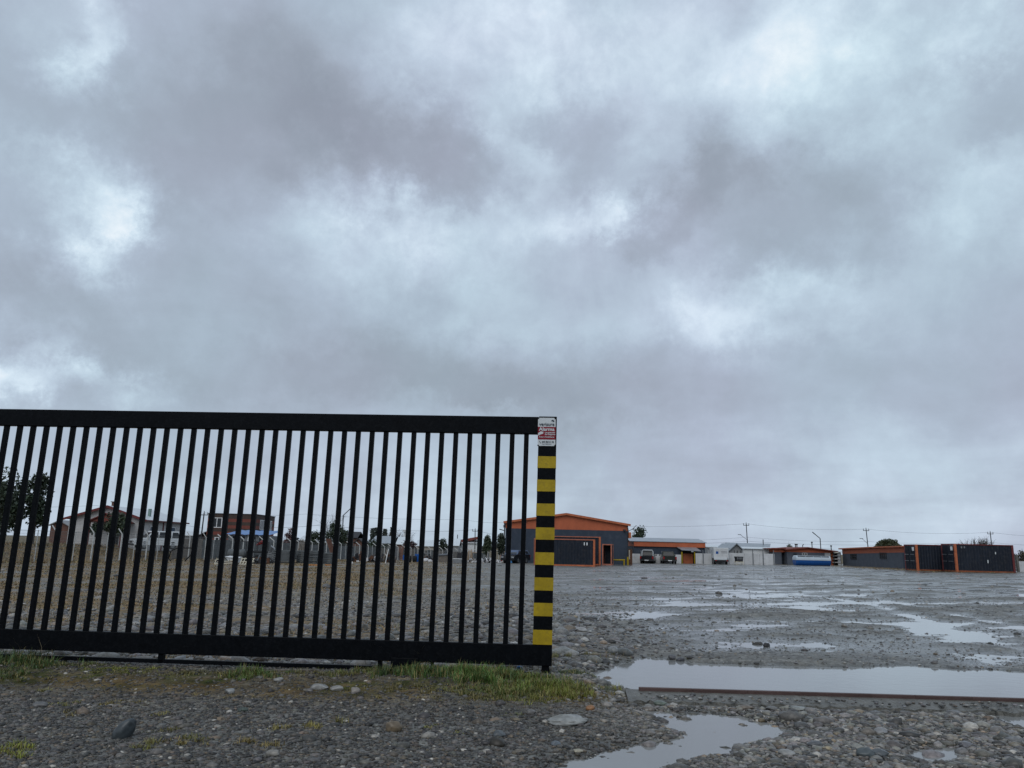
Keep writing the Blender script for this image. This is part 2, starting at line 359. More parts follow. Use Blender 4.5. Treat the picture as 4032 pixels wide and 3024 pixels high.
# ------------------------------------------------------------------ mesh helpers
class MB:
    def __init__(s): s.v = []; s.f = []

    def add(s, vs, fs):
        o = len(s.v); s.v += [tuple(p) for p in vs]; s.f += [tuple(i + o for i in f) for f in fs]; return s

    def box(s, x0, x1, y0, y1, z0, z1):
        return s.add([(x0, y0, z0), (x1, y0, z0), (x1, y1, z0), (x0, y1, z0), (x0, y0, z1), (x1, y0, z1), (x1, y1, z1), (x0, y1, z1)],
                     [(3, 2, 1, 0), (4, 5, 6, 7), (0, 1, 5, 4), (1, 2, 6, 5), (2, 3, 7, 6), (3, 0, 4, 7)])

    def bar(s, a, b, w, h=None, up=(0, 0, 1)):
        """square bar from a to b"""
        h = h or w; a = Vector(a); b = Vector(b); d = (b - a).normalized(); u = Vector(up)
        if abs(d.dot(u)) > .95: u = Vector((0, 1, 0))
        r = d.cross(u).normalized() * (w / 2); u = r.cross(d).normalized() * (h / 2)
        vs = [p + sx_ * r + sz_ * u for p in (a, b) for sx_, sz_ in ((-1, -1), (1, -1), (1, 1), (-1, 1))]
        return s.add(vs, [(0, 1, 2, 3), (7, 6, 5, 4), (0, 4, 5, 1), (1, 5, 6, 2), (2, 6, 7, 3), (3, 7, 4, 0)])

    def tube(s, pts, r, n=8, cap=True):
        pts = [Vector(p) for p in pts]; rs = r if isinstance(r, (list, tuple)) else [r] * len(pts)
        o = len(s.v); prev = None
        for i, p in enumerate(pts):
            d = (pts[min(i + 1, len(pts) - 1)] - pts[max(i - 1, 0)]).normalized()
            if prev is None:
                a = d.orthogonal().normalized()
            else:
                a = (prev - d * prev.dot(d)).normalized()
            prev = a; b = d.cross(a)
            for k in range(n):
                t = 2 * math.pi * k / n
                s.v.append(tuple(p + (a * math.cos(t) + b * math.sin(t)) * rs[i]))
        for i in range(len(pts) - 1):
            for k in range(n):
                k2 = (k + 1) % n
                s.f.append((o + i * n + k, o + i * n + k2, o + (i + 1) * n + k2, o + (i + 1) * n + k))
        if cap:
            s.f.append(tuple(o + k for k in reversed(range(n)))); s.f.append(tuple(o + (len(pts) - 1) * n + k for k in range(n)))
        return s

    def cyl(s, a, b, r, n=16): return s.tube([a, b], r, n)

    def prism(s, poly, y0, y1):
        """polygon in local x,z extruded along y"""
        n = len(poly); a = sum(poly[i][0] * poly[(i + 1) % n][1] - poly[(i + 1) % n][0] * poly[i][1] for i in range(n))
        if a < 0: poly = poly[::-1]
        vs = [(x, y0, z) for x, z in poly] + [(x, y1, z) for x, z in poly]
        fs = [tuple(range(n)), tuple(reversed(range(n, 2 * n)))]
        fs += [(i + n, (i + 1) % n + n, (i + 1) % n, i) for i in range(n)]
        return s.add(vs, fs)

    def prismx(s, poly, x0, x1):
        """polygon in local y,z extruded along x"""
        n = len(poly); a = sum(poly[i][0] * poly[(i + 1) % n][1] - poly[(i + 1) % n][0] * poly[i][1] for i in range(n))
        if a < 0: poly = poly[::-1]
        vs = [(x0, y, z) for y, z in poly] + [(x1, y, z) for y, z in poly]
        fs = [tuple(reversed(range(n))), tuple(range(n, 2 * n))]
        fs += [(i, (i + 1) % n, (i + 1) % n + n, i + n) for i in range(n)]
        return s.add(vs, fs)

    def slab(s, quad, t):
        """a sheet through four points, t thick (downwards along its normal)"""
        q = [Vector(p) for p in quad]; nrm = (q[1] - q[0]).cross(q[3] - q[0]).normalized() * t
        vs = q + [p - nrm for p in q]
        return s.add(vs, [(0, 1, 2, 3), (7, 6, 5, 4), (0, 4, 5, 1), (1, 5, 6, 2), (2, 6, 7, 3), (3, 7, 4, 0)])

    def build(s, name, mat, parent=None, smooth=False, bevel=0.0, tr=None):
        me = bpy.data.meshes.new(name); me.from_pydata(s.v, [], s.f); me.materials.append(mat)
        if smooth: me.shade_smooth()
        o = bpy.data.objects.new(name, me); COL.objects.link(o)
        if parent: o.parent = parent
        if bevel:
            b = o.modifiers.new('bevel', 'BEVEL'); b.width = bevel; b.segments = 2; b.limit_method = 'ANGLE'
        return o


def tag(o, label=None, cat=None, group=None, kind=None):
    if label: o['label'] = label
    if cat: o['category'] = cat
    if group: o['group'] = group
    if kind: o['kind'] = kind
    return o


def thing(name, label, cat, loc=(0, 0, 0), rz=0.0, group=None):
    o = bpy.data.objects.new(name, None); COL.objects.link(o); o.empty_display_size = .2
    o.location = loc; o.rotation_euler = (0, 0, rz)
    return tag(o, label, cat, group)


def copy_tree(o, parent=None):
    c = o.copy(); COL.objects.link(c); c.parent = parent
    for ch in o.children: copy_tree(ch, c)
    return c


def npmesh(name, V, Fc, mat, cols=None, smooth=True, parent=None, nper=None):
    """V (n,3), Fc (m,k) faces of one size, or a list of such arrays"""
    if not isinstance(Fc, list): Fc = [Fc]
    Fc = [f for f in Fc if len(f)]
    me = bpy.data.meshes.new(name)
    me.vertices.add(len(V)); me.vertices.foreach_set('co', np.ascontiguousarray(V, np.float32).ravel())
    li = np.concatenate([f.ravel() for f in Fc]).astype(np.int32)
    lt = np.concatenate([np.full(len(f), f.shape[1]) for f in Fc]).astype(np.int32)
    ls = np.concatenate([[0], np.cumsum(lt)[:-1]]).astype(np.int32)
    me.loops.add(len(li)); me.loops.foreach_set('vertex_index', li)
    me.polygons.add(len(lt)); me.polygons.foreach_set('loop_start', ls); me.polygons.foreach_set('loop_total', lt)
    if smooth: me.polygons.foreach_set('use_smooth', np.ones(len(lt), bool))
    me.update(calc_edges=True)
    if cols is not None:
        a = me.color_attributes.new('Col', 'FLOAT_COLOR', 'POINT')
        c = np.ones((len(V), 4), np.float32); c[:, :3] = cols
        a.data.foreach_set('color', c.ravel())
    me.materials.append(mat)
    o = bpy.data.objects.new(name, me); COL.objects.link(o)
    if parent: o.parent = parent
    return o


def ico(sub):
    bm = bmesh.new(); bmesh.ops.create_icosphere(bm, subdivisions=sub, radius=1)
    V = np.array([v.co[:] for v in bm.verts]); Fc = np.array([[v.index for v in f.verts] for f in bm.faces]); bm.free()
    return V, Fc


# ------------------------------------------------------------------ the ground and the water
def ground_mat():
    m = bpy.data.materials.new('wet_gravel_ground'); m.use_nodes = True
    t = m.node_tree; n = t.nodes; l = t.links; p = n['Principled BSDF']
    c = n.new('ShaderNodeTexCoord')

    def noise(s, d=6, r=.6):
        q = n.new('ShaderNodeTexNoise'); q.inputs['Scale'].default_value = s; q.inputs['Detail'].default_value = d; q.inputs['Roughness'].default_value = r
        l.new(c.outputs['Object'], q.inputs[0]); return q.outputs['Fac']

    def rmp(f, stops):
        r = n.new('ShaderNodeValToRGB'); l.new(f, r.inputs[0]); e = r.color_ramp.elements
        e[0].position = stops[0][0]; e[0].color = (*stops[0][1], 1); e[1].position = stops[-1][0]; e[1].color = (*stops[-1][1], 1)
        for ps, cc in stops[1:-1]:
            q = e.new(ps); q.color = (*cc, 1)
        return r.outputs[0]

    def mix(f, a, b, mode='MIX'):
        x = n.new('ShaderNodeMix'); x.data_type = 'RGBA'; x.blend_type = mode
        for i, s in ((0, f), (6, a), (7, b)):
            if hasattr(s, 'links'): l.new(s, x.inputs[i])
            else: x.inputs[i].default_value = s if i == 0 else (*s, 1)
        return x.outputs[2]
    vo = n.new('ShaderNodeTexVoronoi'); vo.inputs['Scale'].default_value = 22; l.new(c.outputs['Object'], vo.inputs['Vector'])
    vo2 = n.new('ShaderNodeTexVoronoi'); vo2.inputs['Scale'].default_value = 7; l.new(c.outputs['Object'], vo2.inputs['Vector'])
    sc = n.new('ShaderNodeSeparateColor'); l.new(vo.outputs['Color'], sc.inputs[0])
    sc2 = n.new('ShaderNodeSeparateColor'); l.new(vo2.outputs['Color'], sc2.inputs[0])
    peb = rmp(sc.outputs[0], [(.0, (.042, .041, .037)), (.35, (.112, .111, .102)), (.75, (.20, .197, .182)), (.93, (.27, .27, .26)), (1, (.36, .36, .34))])
    peb2 = rmp(sc2.outputs[1], [(.0, (.062, .061, .056)), (.6, (.155, .153, .142)), (1, (.26, .256, .24))])
    stone = mix(.35, peb, peb2)
    silt = rmp(noise(3.0, 8, .7), [(.3, (.105, .102, .090)), (.7, (.185, .178, .155))])
    col = mix(rmp(noise(.55, 8, .7), [(.44, (0, 0, 0)), (.60, (.65, .65, .65))]), stone, silt)
    at_ = n.new('ShaderNodeAttribute'); at_.attribute_name = 'Col'; sa = n.new('ShaderNodeSeparateColor'); l.new(at_.outputs['Color'], sa.inputs[0])
    # dry grass and brown soil patches, the mask comes from where the place is overgrown
    brn = rmp(noise(6, 8, .7), [(.3, (.075, .052, .028)), (.55, (.20, .138, .066)), (.75, (.26, .185, .088))])
    gm = n.new('ShaderNodeMath'); gm.operation = 'MULTIPLY'; l.new(sa.outputs[0], gm.inputs[0])
    l.new(rmp(noise(.8, 10, .74), [(.38, (.25, .25, .25)), (.52, (1, 1, 1))]), gm.inputs[1])
    col = mix(gm.outputs[0], col, brn)
    grn = rmp(noise(9, 8, .7), [(.3, (.018, .028, .008)), (.7, (.07, .085, .018))])
    g2 = n.new('ShaderNodeMath'); g2.operation = 'MULTIPLY'; l.new(sa.outputs[1], g2.inputs[0])
    l.new(rmp(noise(4, 8, .7), [(.40, (.25, .25, .25)), (.6, (1, 1, 1))]), g2.inputs[1])
    col = mix(g2.outputs[0], col, grn)
    col = mix(1.0, col, rmp(noise(2.2, 12, .78), [(.30, (.36, .36, .36)), (.47, (.78, .78, .77)), (.55, (1.05, 1.05, 1.04)), (.70, (1.8, 1.8, 1.74))]), 'MULTIPLY')
    # soaked soil round the puddles is darker
    col = mix(sa.outputs[2], col, (.55, .55, .54), 'MULTIPLY')
    l.new(col, p.inputs['Base Color'])
    sp_ = n.new('ShaderNodeMapRange'); sp_.inputs[3].default_value = .36; sp_.inputs[4].default_value = .04; l.new(gm.outputs[0], sp_.inputs[0]); l.new(sp_.outputs[0], p.inputs['Specular IOR Level'])
    rr = n.new('ShaderNodeMapRange'); rr.inputs[3].default_value = .62; rr.inputs[4].default_value = .22; l.new(sa.outputs[2], rr.inputs[0])
    l.new(rr.outputs[0], p.inputs['Roughness'])
    b = n.new('ShaderNodeBump'); b.inputs['Strength'].default_value = .7; b.inputs['Distance'].default_value = .016; b.invert = True
    l.new(vo.outputs['Distance'], b.inputs['Height'])
    b2 = n.new('ShaderNodeBump'); b2.inputs['Strength'].default_value = .75; b2.inputs['Distance'].default_value = .07
    l.new(noise(2.8, 12, .76), b2.inputs['Height']); l.new(b.outputs[0], b2.inputs['Normal']); l.new(b2.outputs[0], p.inputs['Normal'])
    cw = n.new('ShaderNodeMath'); cw.operation = 'MULTIPLY_ADD'; l.new(sa.outputs[2], cw.inputs[0]); cw.inputs[1].default_value = .62; cw.inputs[2].default_value = .0
    l.new(cw.outputs[0], p.inputs['Coat Weight']); p.inputs['Coat Roughness'].default_value = .24; p.inputs['Coat IOR'].default_value = 1.33
    b3 = n.new('ShaderNodeBump'); b3.inputs['Strength'].default_value = .45; b3.inputs['Distance'].default_value = .03
    l.new(noise(9, 8, .75), b3.inputs['Height']); l.new(b3.outputs[0], p.inputs['Coat Normal'])
    return m


def dryness(x, y):
    """0..1 where dry grass grows: the left of the yard, the fence line and the strips along the buildings"""
    gd = y - (GY - (x - GX) * math.tan(GA))
    d = sstep(4, -5, x + .06 * (y - 10)) * sstep(8.4, 9.4, y) * (.45 + .55 * sstep(.42, .55, fbm(x * .35 + 2, y * .35, 4)))
    d = np.maximum(d, sstep(30, 36, -x) * sstep(20, 40, y))
    d = np.maximum(d, sstep(4, 0, np.abs(y - 76 + .0 * x)) * sstep(38, 41, x) * .9)
    d = np.maximum(d, sstep(5.0, 1.5, np.abs(x - (44.6 + (y - 89) * .115) + 1.5)) * sstep(76, 80, y) * sstep(135, 120, y) * .8)
    d = np.maximum(d, sstep(110, 116, y) * sstep(25, 30, x) * .7)
    d = np.maximum(d, sstep(130, 150, y))
    d = np.maximum(d, 1.0 * np.exp(-((gd + .95) / .62) ** 2) * sstep(1.6, .6, x))
    return np.clip(d, 0, 1)


def greenness(x, y):
    gd = y - (GY - (x - GX) * math.tan(GA))
    g = np.exp(-((gd + .72) / .50) ** 2) * sstep(1.5, .9, x)
    g = np.maximum(g, .5 * sstep(130, 160, y))
    return np.clip(g * (.3 + .9 * sstep(.4, .6, fbm(x * 1.5, y * 1.5 + 8, 3))), 0, 1)


def build_ground():
    Y = np.concatenate([np.linspace(-40, 2.0, 30), np.geomspace(2.2, 170, 900), np.geomspace(175, 3000, 40)])
    u = np.concatenate([np.linspace(-3, -1.05, 40)[:-1], np.linspace(-1.05, 1.05, 1000), np.linspace(1.05, 3, 40)[1:]])
    wdt = np.maximum(Y, 5.0)
    X = u[None, :] * wdt[:, None]; YY = np.repeat(Y[:, None], len(u), 1)
    h = height(X.ravel(), YY.ravel())
    x, y = X.ravel(), YY.ravel()
    V = np.c_[x, y, base(x, y) + h]
    r, c = len(Y), len(u)
    i = (np.arange(r - 1)[:, None] * c + np.arange(c - 1)[None, :]).ravel()
    Fq = np.c_[i, i + 1, i + c + 1, i + c]
    wet = sstep(.040, .0, h)
    cols = np.c_[dryness(x, y), greenness(x, y), wet]
    o = npmesh('ground', V, Fq, ground_mat(), cols)
    tag(o, kind='structure')
    # the rain water standing in every hollow: one sheet at its level
    m = bpy.data.materials.new('puddle_water'); m.use_nodes = True
    t = m.node_tree; n = t.nodes; l = t.links; p = n['Principled BSDF']
    p.inputs['Base Color'].default_value = (.22, .225, .22, 1); p.inputs['Roughness'].default_value = .07; p.inputs['IOR'].default_value = 1.45
    tcn = n.new('ShaderNodeTexCoord')
    nz = n.new('ShaderNodeTexNoise'); nz.inputs['Scale'].default_value = 7; nz.inputs['Detail'].default_value = 3; l.new(tcn.outputs['Object'], nz.inputs[0])
    b = n.new('ShaderNodeBump'); b.inputs['Strength'].default_value = .10; b.inputs['Distance'].default_value = .01
    l.new(nz.outputs['Fac'], b.inputs['Height']); l.new(b.outputs[0], p.inputs['Normal'])
    Yw = np.array([2.2, 10, 20, 40, 60, 80, 100, 112]); uw = np.linspace(-.9, 1.0, 9)
    Xw = uw[None, :] * Yw[:, None]; YW = np.repeat(Yw[:, None], 9, 1)
    xx, yy = Xw.ravel(), YW.ravel()
    zz = -.0065 * yy + .008 * xx
    i = (np.arange(7)[:, None] * 9 + np.arange(8)[None, :]).ravel()
    o = npmesh('water', np.c_[xx, yy, zz], np.c_[i, i + 1, i + 10, i + 9], m)
    tag(o, kind='structure')


build_ground()


# ------------------------------------------------------------------ the kerb and steel rail along the big puddle
def along(a, b, t): return Vector(a) + (Vector(b) - Vector(a)) * t


k0, k1 = KY0.copy(), KY1.copy()
kd = (k1 - k0).normalized(); kn = Vector((-kd.y, kd.x, 0))
mb = MB(); nseg = 150
e0 = k0 - kd * .12; e1 = k1 + kd * 2.2
prof = [(.10, -.09), (.10, .052), (.005, .050), (-.12, .047), (-.25, .041), (-.34, .032), (-.37, -.09)]
for i in range(nseg + 1):
    c = along(e0, e1, i / nseg); c.z = gz(c.x, c.y)
    for j, (a, z) in enumerate(prof):
        jx = (random.random() - .5) * (.022 if j in (3, 4) else .07 if j > 4 else .004); jz = (random.random() - .5) * (.016 if j in (3, 4, 5) else .003)
        mb.v.append(tuple(c + kn * (a + jx) + Vector((0, 0, z + jz))))
np_ = len(prof)
for i in range(nseg):
    for j in range(np_ - 1):
        mb.f.append((i * np_ + j, i * np_ + j + 1, (i + 1) * np_ + j + 1, (i + 1) * np_ + j))
mb.f.append(tuple(range(np_)))
tag(mb.build('kerb_strip', m_concrete, smooth=False), kind='structure')
mb = MB()
pts = []
for i in range(12):
    c = along(k0, k1 + kd * 2, i / 11); c.z = gz(c.x, c.y) + .062; pts.append(c + kn * .052)
for a, b in zip(pts[:-1], pts[1:]): mb.bar(a, b, .04, .036)
tag(mb.build('steel_rail', m_rail, bevel=.004), 'long brown steel rail on the concrete kerb along the edge of the big puddle', 'rail')

# ------------------------------------------------------------------ the sliding gate
PB = .15; ZT, ZB, LEAN = 1.168 + CZ, -.955 + CZ, .0104
gate = thing('sliding_gate', 'black steel sliding gate of tall upright bars with a yellow and black striped end post', 'gate', (GX, GY, 0), -GA)
NB = 46


def lx(z): return LEAN * (z - CZ)


for k in range(NB):
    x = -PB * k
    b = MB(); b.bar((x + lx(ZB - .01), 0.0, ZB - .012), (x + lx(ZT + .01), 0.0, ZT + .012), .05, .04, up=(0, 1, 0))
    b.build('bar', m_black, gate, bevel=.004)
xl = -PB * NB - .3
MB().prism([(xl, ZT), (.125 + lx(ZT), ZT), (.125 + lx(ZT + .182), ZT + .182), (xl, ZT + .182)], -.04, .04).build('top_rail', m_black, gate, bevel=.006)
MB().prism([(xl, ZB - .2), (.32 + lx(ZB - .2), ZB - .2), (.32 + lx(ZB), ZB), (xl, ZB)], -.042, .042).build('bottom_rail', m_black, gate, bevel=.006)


def postbox(z0, z1, g=0.0):
    m_ = MB(); a = .127 - g; b = .317 + g
    m_.prism([(a + lx(z0), z0), (b + lx(z0), z0), (b + lx(z1), z1), (a + lx(z1), z1)], -.05 - g, .05 + g); return m_


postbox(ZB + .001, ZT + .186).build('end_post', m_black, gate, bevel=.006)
# yellow bands of tape, pixel rows read off the post (top, bottom)
YB = [(1797, 1843), (1889, 1935), (1983, 2031), (2077, 2125), (2175, 2224), (2274, 2325), (2374, 2426), (2480, 2541)]
for ya, yb in YB:
    za = at(2145, ya, GY - .05).z; zb_ = at(2145, yb, GY - .05).z
    postbox(max(zb_, ZB + .004), za, .002).build('yellow_stripe', m_yellow, gate)
# feet and wheel boxes under the bottom rail
for xx, w, zb_ in ((-3.68, .055, .012), (-1.42, .04, .0), (-.89, .03, .0), (.245, .075, -.03)):
    MB().box(xx - w / 2 - .0, xx + w / 2, -.02, .03, zb_, ZB - .198).build('foot', m_black, gate)
MB().box(-1.30, -1.02, -.075, .06, .0, .145).build('wheel_housing', m_black, gate, bevel=.006)
MB().cyl((-1.16, -.03, .035), (-1.16, .03, .035), .055, 20).build('wheel', m_rust, gate)
# track under the gate
t = thing('gate_track', 'thin black steel track lying in the grass under the sliding gate', 'rail', (GX, GY, 0), -GA)
MB().box(-6.15, -1.5, -.02, .02, .012, .052).box(-1.5, .30, -.02, .02, .004, .040).build('track_bar', m_black, t, bevel=.003)

# alarm sign on the post
sg = thing('alarm_sign', 'small red and white alarm warning plate at the top of the striped gate post', 'sign',
           (GX + (.210 + lx(ZT + .03)) * math.cos(GA), GY - (.21 + .0) * math.sin(GA) - .056, ZT + .020), -GA)
SW, SH = .185, .298


def text(s, size, x, z, mat, bold=0.0, wid=None, name='lettering', align='CENTER', par=sg, y=-.0105):
    c = bpy.data.curves.new(name, 'FONT'); c.body = s; c.size = size; c.align_x = align; c.align_y = 'CENTER'; c.offset = bold; c.extrude = .0006; c.resolution_u = 3
    tmp = bpy.data.objects.new('tmp', c); COL.objects.link(tmp)
    bpy.context.view_layer.update()
    me = bpy.data.meshes.new_from_object(tmp.evaluated_get(bpy.context.evaluated_depsgraph_get()))
    bpy.data.objects.remove(tmp); bpy.data.curves.remove(c)
    co = np.zeros(len(me.vertices) * 3, np.float32); me.vertices.foreach_get('co', co); co = co.reshape(-1, 3)
    w0 = co[:, 0].max() - co[:, 0].min(); k = (wid / w0) if wid else 1
    out = np.c_[co[:, 0] * k + x, np.full(len(co), y) - co[:, 2], co[:, 1] + z].astype(np.float32)
    me.vertices.foreach_set('co', out.ravel()); me.materials.clear(); me.materials.append(mat); me.update()
    o = bpy.data.objects.new(name, me); COL.objects.link(o); o.parent = par
    return o


hw, hh, nt = SW / 2, SH / 2, .014
plate = [(-hw + nt, -hh), (hw - nt, -hh), (hw, -hh + nt), (hw, hh - nt), (hw - nt, hh), (-hw + nt, hh), (-hw, hh - nt), (-hw, -hh + nt)]
MB().prism(plate, -.006, 0).build('plate', m_signwhite, sg)
MB().prism([(-hw, -hh + .068), (hw, -hh + .068), (hw, hh - .097), (-hw, hh - .097)], -.008, -.0061).build('red_band', m_signred, sg)
text('verisure', .052, 0, hh - .070, m_signdark, .0006, .160)
MB().prism([(.045, hh - .032), (.062, hh - .018), (.080, hh - .032), (.074, hh - .046), (.060, hh - .036), (.052, hh - .037)], -.0095, -.0062).build('emblem', m_signdark, sg)
text('Alarma', .05, 0, .026, m_signwhite, .0014, .165)
text('con grabación', .021, .034, -.008, m_signwhite, .0005, .108)
text('de imágenes', .021, .034, -.027, m_signwhite, .0005, .108)
text('Aviso a Carabineros', .02, 0, -.055, m_signwhite, .0005, .160)
MB().prism([(-hw + .003, -.014), (-hw + .030, .004), (-hw + .058, -.001), (-hw + .056, -.02), (-hw + .03, -.028), (-hw + .003, -.042)], -.0095, -.0081).build('camera_emblem', m_signwhite, sg)
text('600 500 01 02', .024, .014, -hh + .042, m_signdark, .0004, .125)
text('www.verisure.cl', .013, 0, -hh + .021, m_signdark, .0002, .10)
MB().prism([(-.078, -hh + .052), (-.073, -.0 - hh + .054), (-.066, -hh + .036), (-.058, -hh + .033), (-.060, -hh + .027), (-.068, -hh + .032)], -.0095, -.0062).build('phone_emblem', m_signdark, sg)
for a, b in ((-1, -1), (1, -1), (1, 1), (-1, 1)):
    MB().cyl((a * (hw - .004), -.011, b * (hh - .005)), (a * (hw - .004), 0, b * (hh - .005)), .008, 10).build('bolt', m_black, sg)


# ------------------------------------------------------------------ helpers for the far side of the yard
def X(px, Y, py=2180): return at(px, py, Y).x
def Z(px, py, Y): return at(px, py, Y).z
def bx(name, mat, par, x0, x1, y0, y1, z0, z1, bevel=0.0):
    return MB().box(min(x0, x1), max(x0, x1), y0, y1, min(z0, z1), max(z0, z1)).build(name, mat, par, bevel=bevel)


def window(par, x0, x1, z0, z1, y, frame=m_white, fw=.07, bars=1, name='window', mat=m_glass):
    """window in a wall that faces -y: frame with its pane"""
    f = MB(); t = .05
    f.box(x0, x1, y - t, y + .02, z0, z0 + fw).box(x0, x1, y - t, y + .02, z1 - fw, z1)
    f.box(x0, x0 + fw, y - t, y + .02, z0 + fw, z1 - fw).box(x1 - fw, x1, y - t, y + .02, z0 + fw, z1 - fw)
    for i in range(bars):
        c = x0 + (x1 - x0) * (i + 1) / (bars + 1); f.box(c - fw / 2, c + fw / 2, y - t + .005, y + .02, z0 + fw, z1 - fw)
    o = f.build(name, frame, par)
    bx('pane', mat, o, x0 + fw, x1 - fw, y - .02, y + .015, z0 + fw, z1 - fw)
    return o


# ------------------------------------------------------------------ the warehouse
Y = 93.0
x0, x1, xa = X(1988, Y), X(2474, Y), X(2228, Y)
zb = gz(xa, Y) - .15; zbd = Z(2200, 2084.5, Y) ; zl = Z(1988, 2052, Y); zr = Z(2474, 2063, Y); zap = Z(2228, 2020.5, Y)
ze = (zl + zr) / 2
wh = thing('warehouse', 'large warehouse with a low gable, orange above and dark grey below', 'warehouse', (xa, Y, zb))
a0, a1, hb, he, ha = x0 - xa, x1 - xa, zbd - zb, ze - zb, zap - zb
D = 26.0
bx('lower_wall', m_navy, wh, a0, a1, 0, D, 0, hb)
MB().prism([(a0, hb), (a1, hb), (a1, he), (0, ha - .12), (a0, he)], -.012, D + .01).build('upper_wall', m_orange, wh)
r = MB()
r.slab([(a0 - .25, -.3, he - .03), (0, -.3, ha), (0, D + .3, ha), (a0 - .25, D + .3, he - .03)], .1)
r.slab([(0, -.3, ha), (a1 + .25, -.3, he - .03), (a1 + .25, D + .3, he - .03), (0, D + .3, ha)], .1)
r.build('roof', m_zinc, wh)
r = MB(); r.bar((a0 - .25, -.33, he - .14), (0, -.33, ha - .11), .05, .24, up=(0, 0, 1)).bar((0, -.33, ha - .11), (a1 + .25, -.33, he - .14), .05, .24)
r.build('gable_trim', m_orangetrim, wh)
zz = Z(2459, 2088, Y) - zb; xx = X(2459, Y) - xa
MB().box(xx - .14, xx + .14, -.30, -.012, zz - .14, zz + .10).build('wall_lamp', m_pole, wh, bevel=.03)
MB().tube([(a1 - .1, -.1, he - .2), (a1 + .02, -.12, he - .9), (a1 - .06, -.1, hb - .2), (a1 - .06, -.1, .1)], .05).build('downpipe', m_pole, wh)
bx('meter_box', m_orangetrim, wh, a1 + .02, X(2484, Y) - xa, -.35, .4, Z(2479, 2119, Y) - zb, Z(2479, 2096, Y) - zb, .02)
MB().tube([(a1 + .05, -.2, he - .8), (a1 + .45, -.6, he - .55), (a1 + .85, -.7, he - .15)], .035).build('aerial_arm', m_steel, wh)
MB().tube([(a0 - .05, -.2, he - .3), (a0 - .1, -.3, he - .9), (a0 - .12, -.3, he - 1.8)], .07).tube([(a0 - .1, -.3, he - 1.1), (a0 - .7, -.4, he - .95)], .05).box(a0 - .25, a0 + .0, -.5, -.2, he - .75, he - .45).build('camera_mast', m_pole, wh)
# rust coloured sign panel beside the warehouse corner, with a row of pale marks
px_ = at(2482, 2200, Y - .6)
pn = thing('sign_panel', 'tall narrow rust brown sign panel with a column of pale letters at the warehouse corner', 'sign', (px_.x, Y - .6, zb))
zz0, zz1 = .1, Z(2482, 2162, Y - .6) - zb
bx('board', m_rust, pn, -.20, .22, -.03, .03, zz0, zz1)
for i in range(8):
    zc = zz1 - .18 - i * .13
    bx('letter', m_cream, pn, -.17, -.05, -.036, -.031, zc - .04, zc + .035)
q = at(2472, 2210, Y - 1.2)
MB().cyl((0, 0, 0), (0, 0, .95), .10, 16).build('bollard', m_yellow, None, smooth=False)
bo = bpy.data.objects['bollard']; bo.location = (q.x, q.y, gz(q.x, q.y) - .05); tag(bo, 'short yellow bollard in front of the rust brown sign panel at the warehouse corner', 'bollard')
Yb = 90.5; q0 = X(2409, Yb); q1 = X(2457, Yb); zg = gz(q0, Yb)
ba = thing('barrier_rail', 'low yellow tubular barrier rail standing along the warehouse wall', 'barrier', (q0, Yb, zg))
hb_ = Z(2440, 2205, Yb) - zg
MB().tube([(0, 0, 0), (0, 0, hb_)], .085).build('upright', m_yellow, ba)
MB().tube([(q1 - q0, 0, 0), (q1 - q0, 0, hb_)], .085).build('upright', m_yellow, ba)
MB().tube([(-.1, 0, hb_), (q1 - q0 + .1, 0, hb_)], .085).build('rail', m_yellow, ba)


# ------------------------------------------------------------------ containers
def corrugated(L, H, y, face, pitch=.278, dep=.036):
    """corrugated sheet along x, seen from -y when face is -1"""
    xs = []; k = 0; x = 0.0
    n = max(1, round(L / pitch)); pt = L / n
    for i in range(n):
        for f, d in ((0, 0), (.26, 0), (.5, dep), (.76, dep)):
            xs.append((i * pt + f * pt, d))
    xs.append((L, 0)); o = MB()
    for a, d in xs: o.v += [(a, y - face * d, 0), (a, y - face * d, H)]
    for i in range(len(xs) - 1):
        q = (2 * i, 2 * i + 2, 2 * i + 3, 2 * i + 1)
        o.f.append(q if face < 0 else q[::-1])
    return o


m_orangedull = M('dull_orange_trim', (.22, .07, .03), .6, 0, .25, 2, dirt=(.1, .05, .03), dirt_amt=.6)


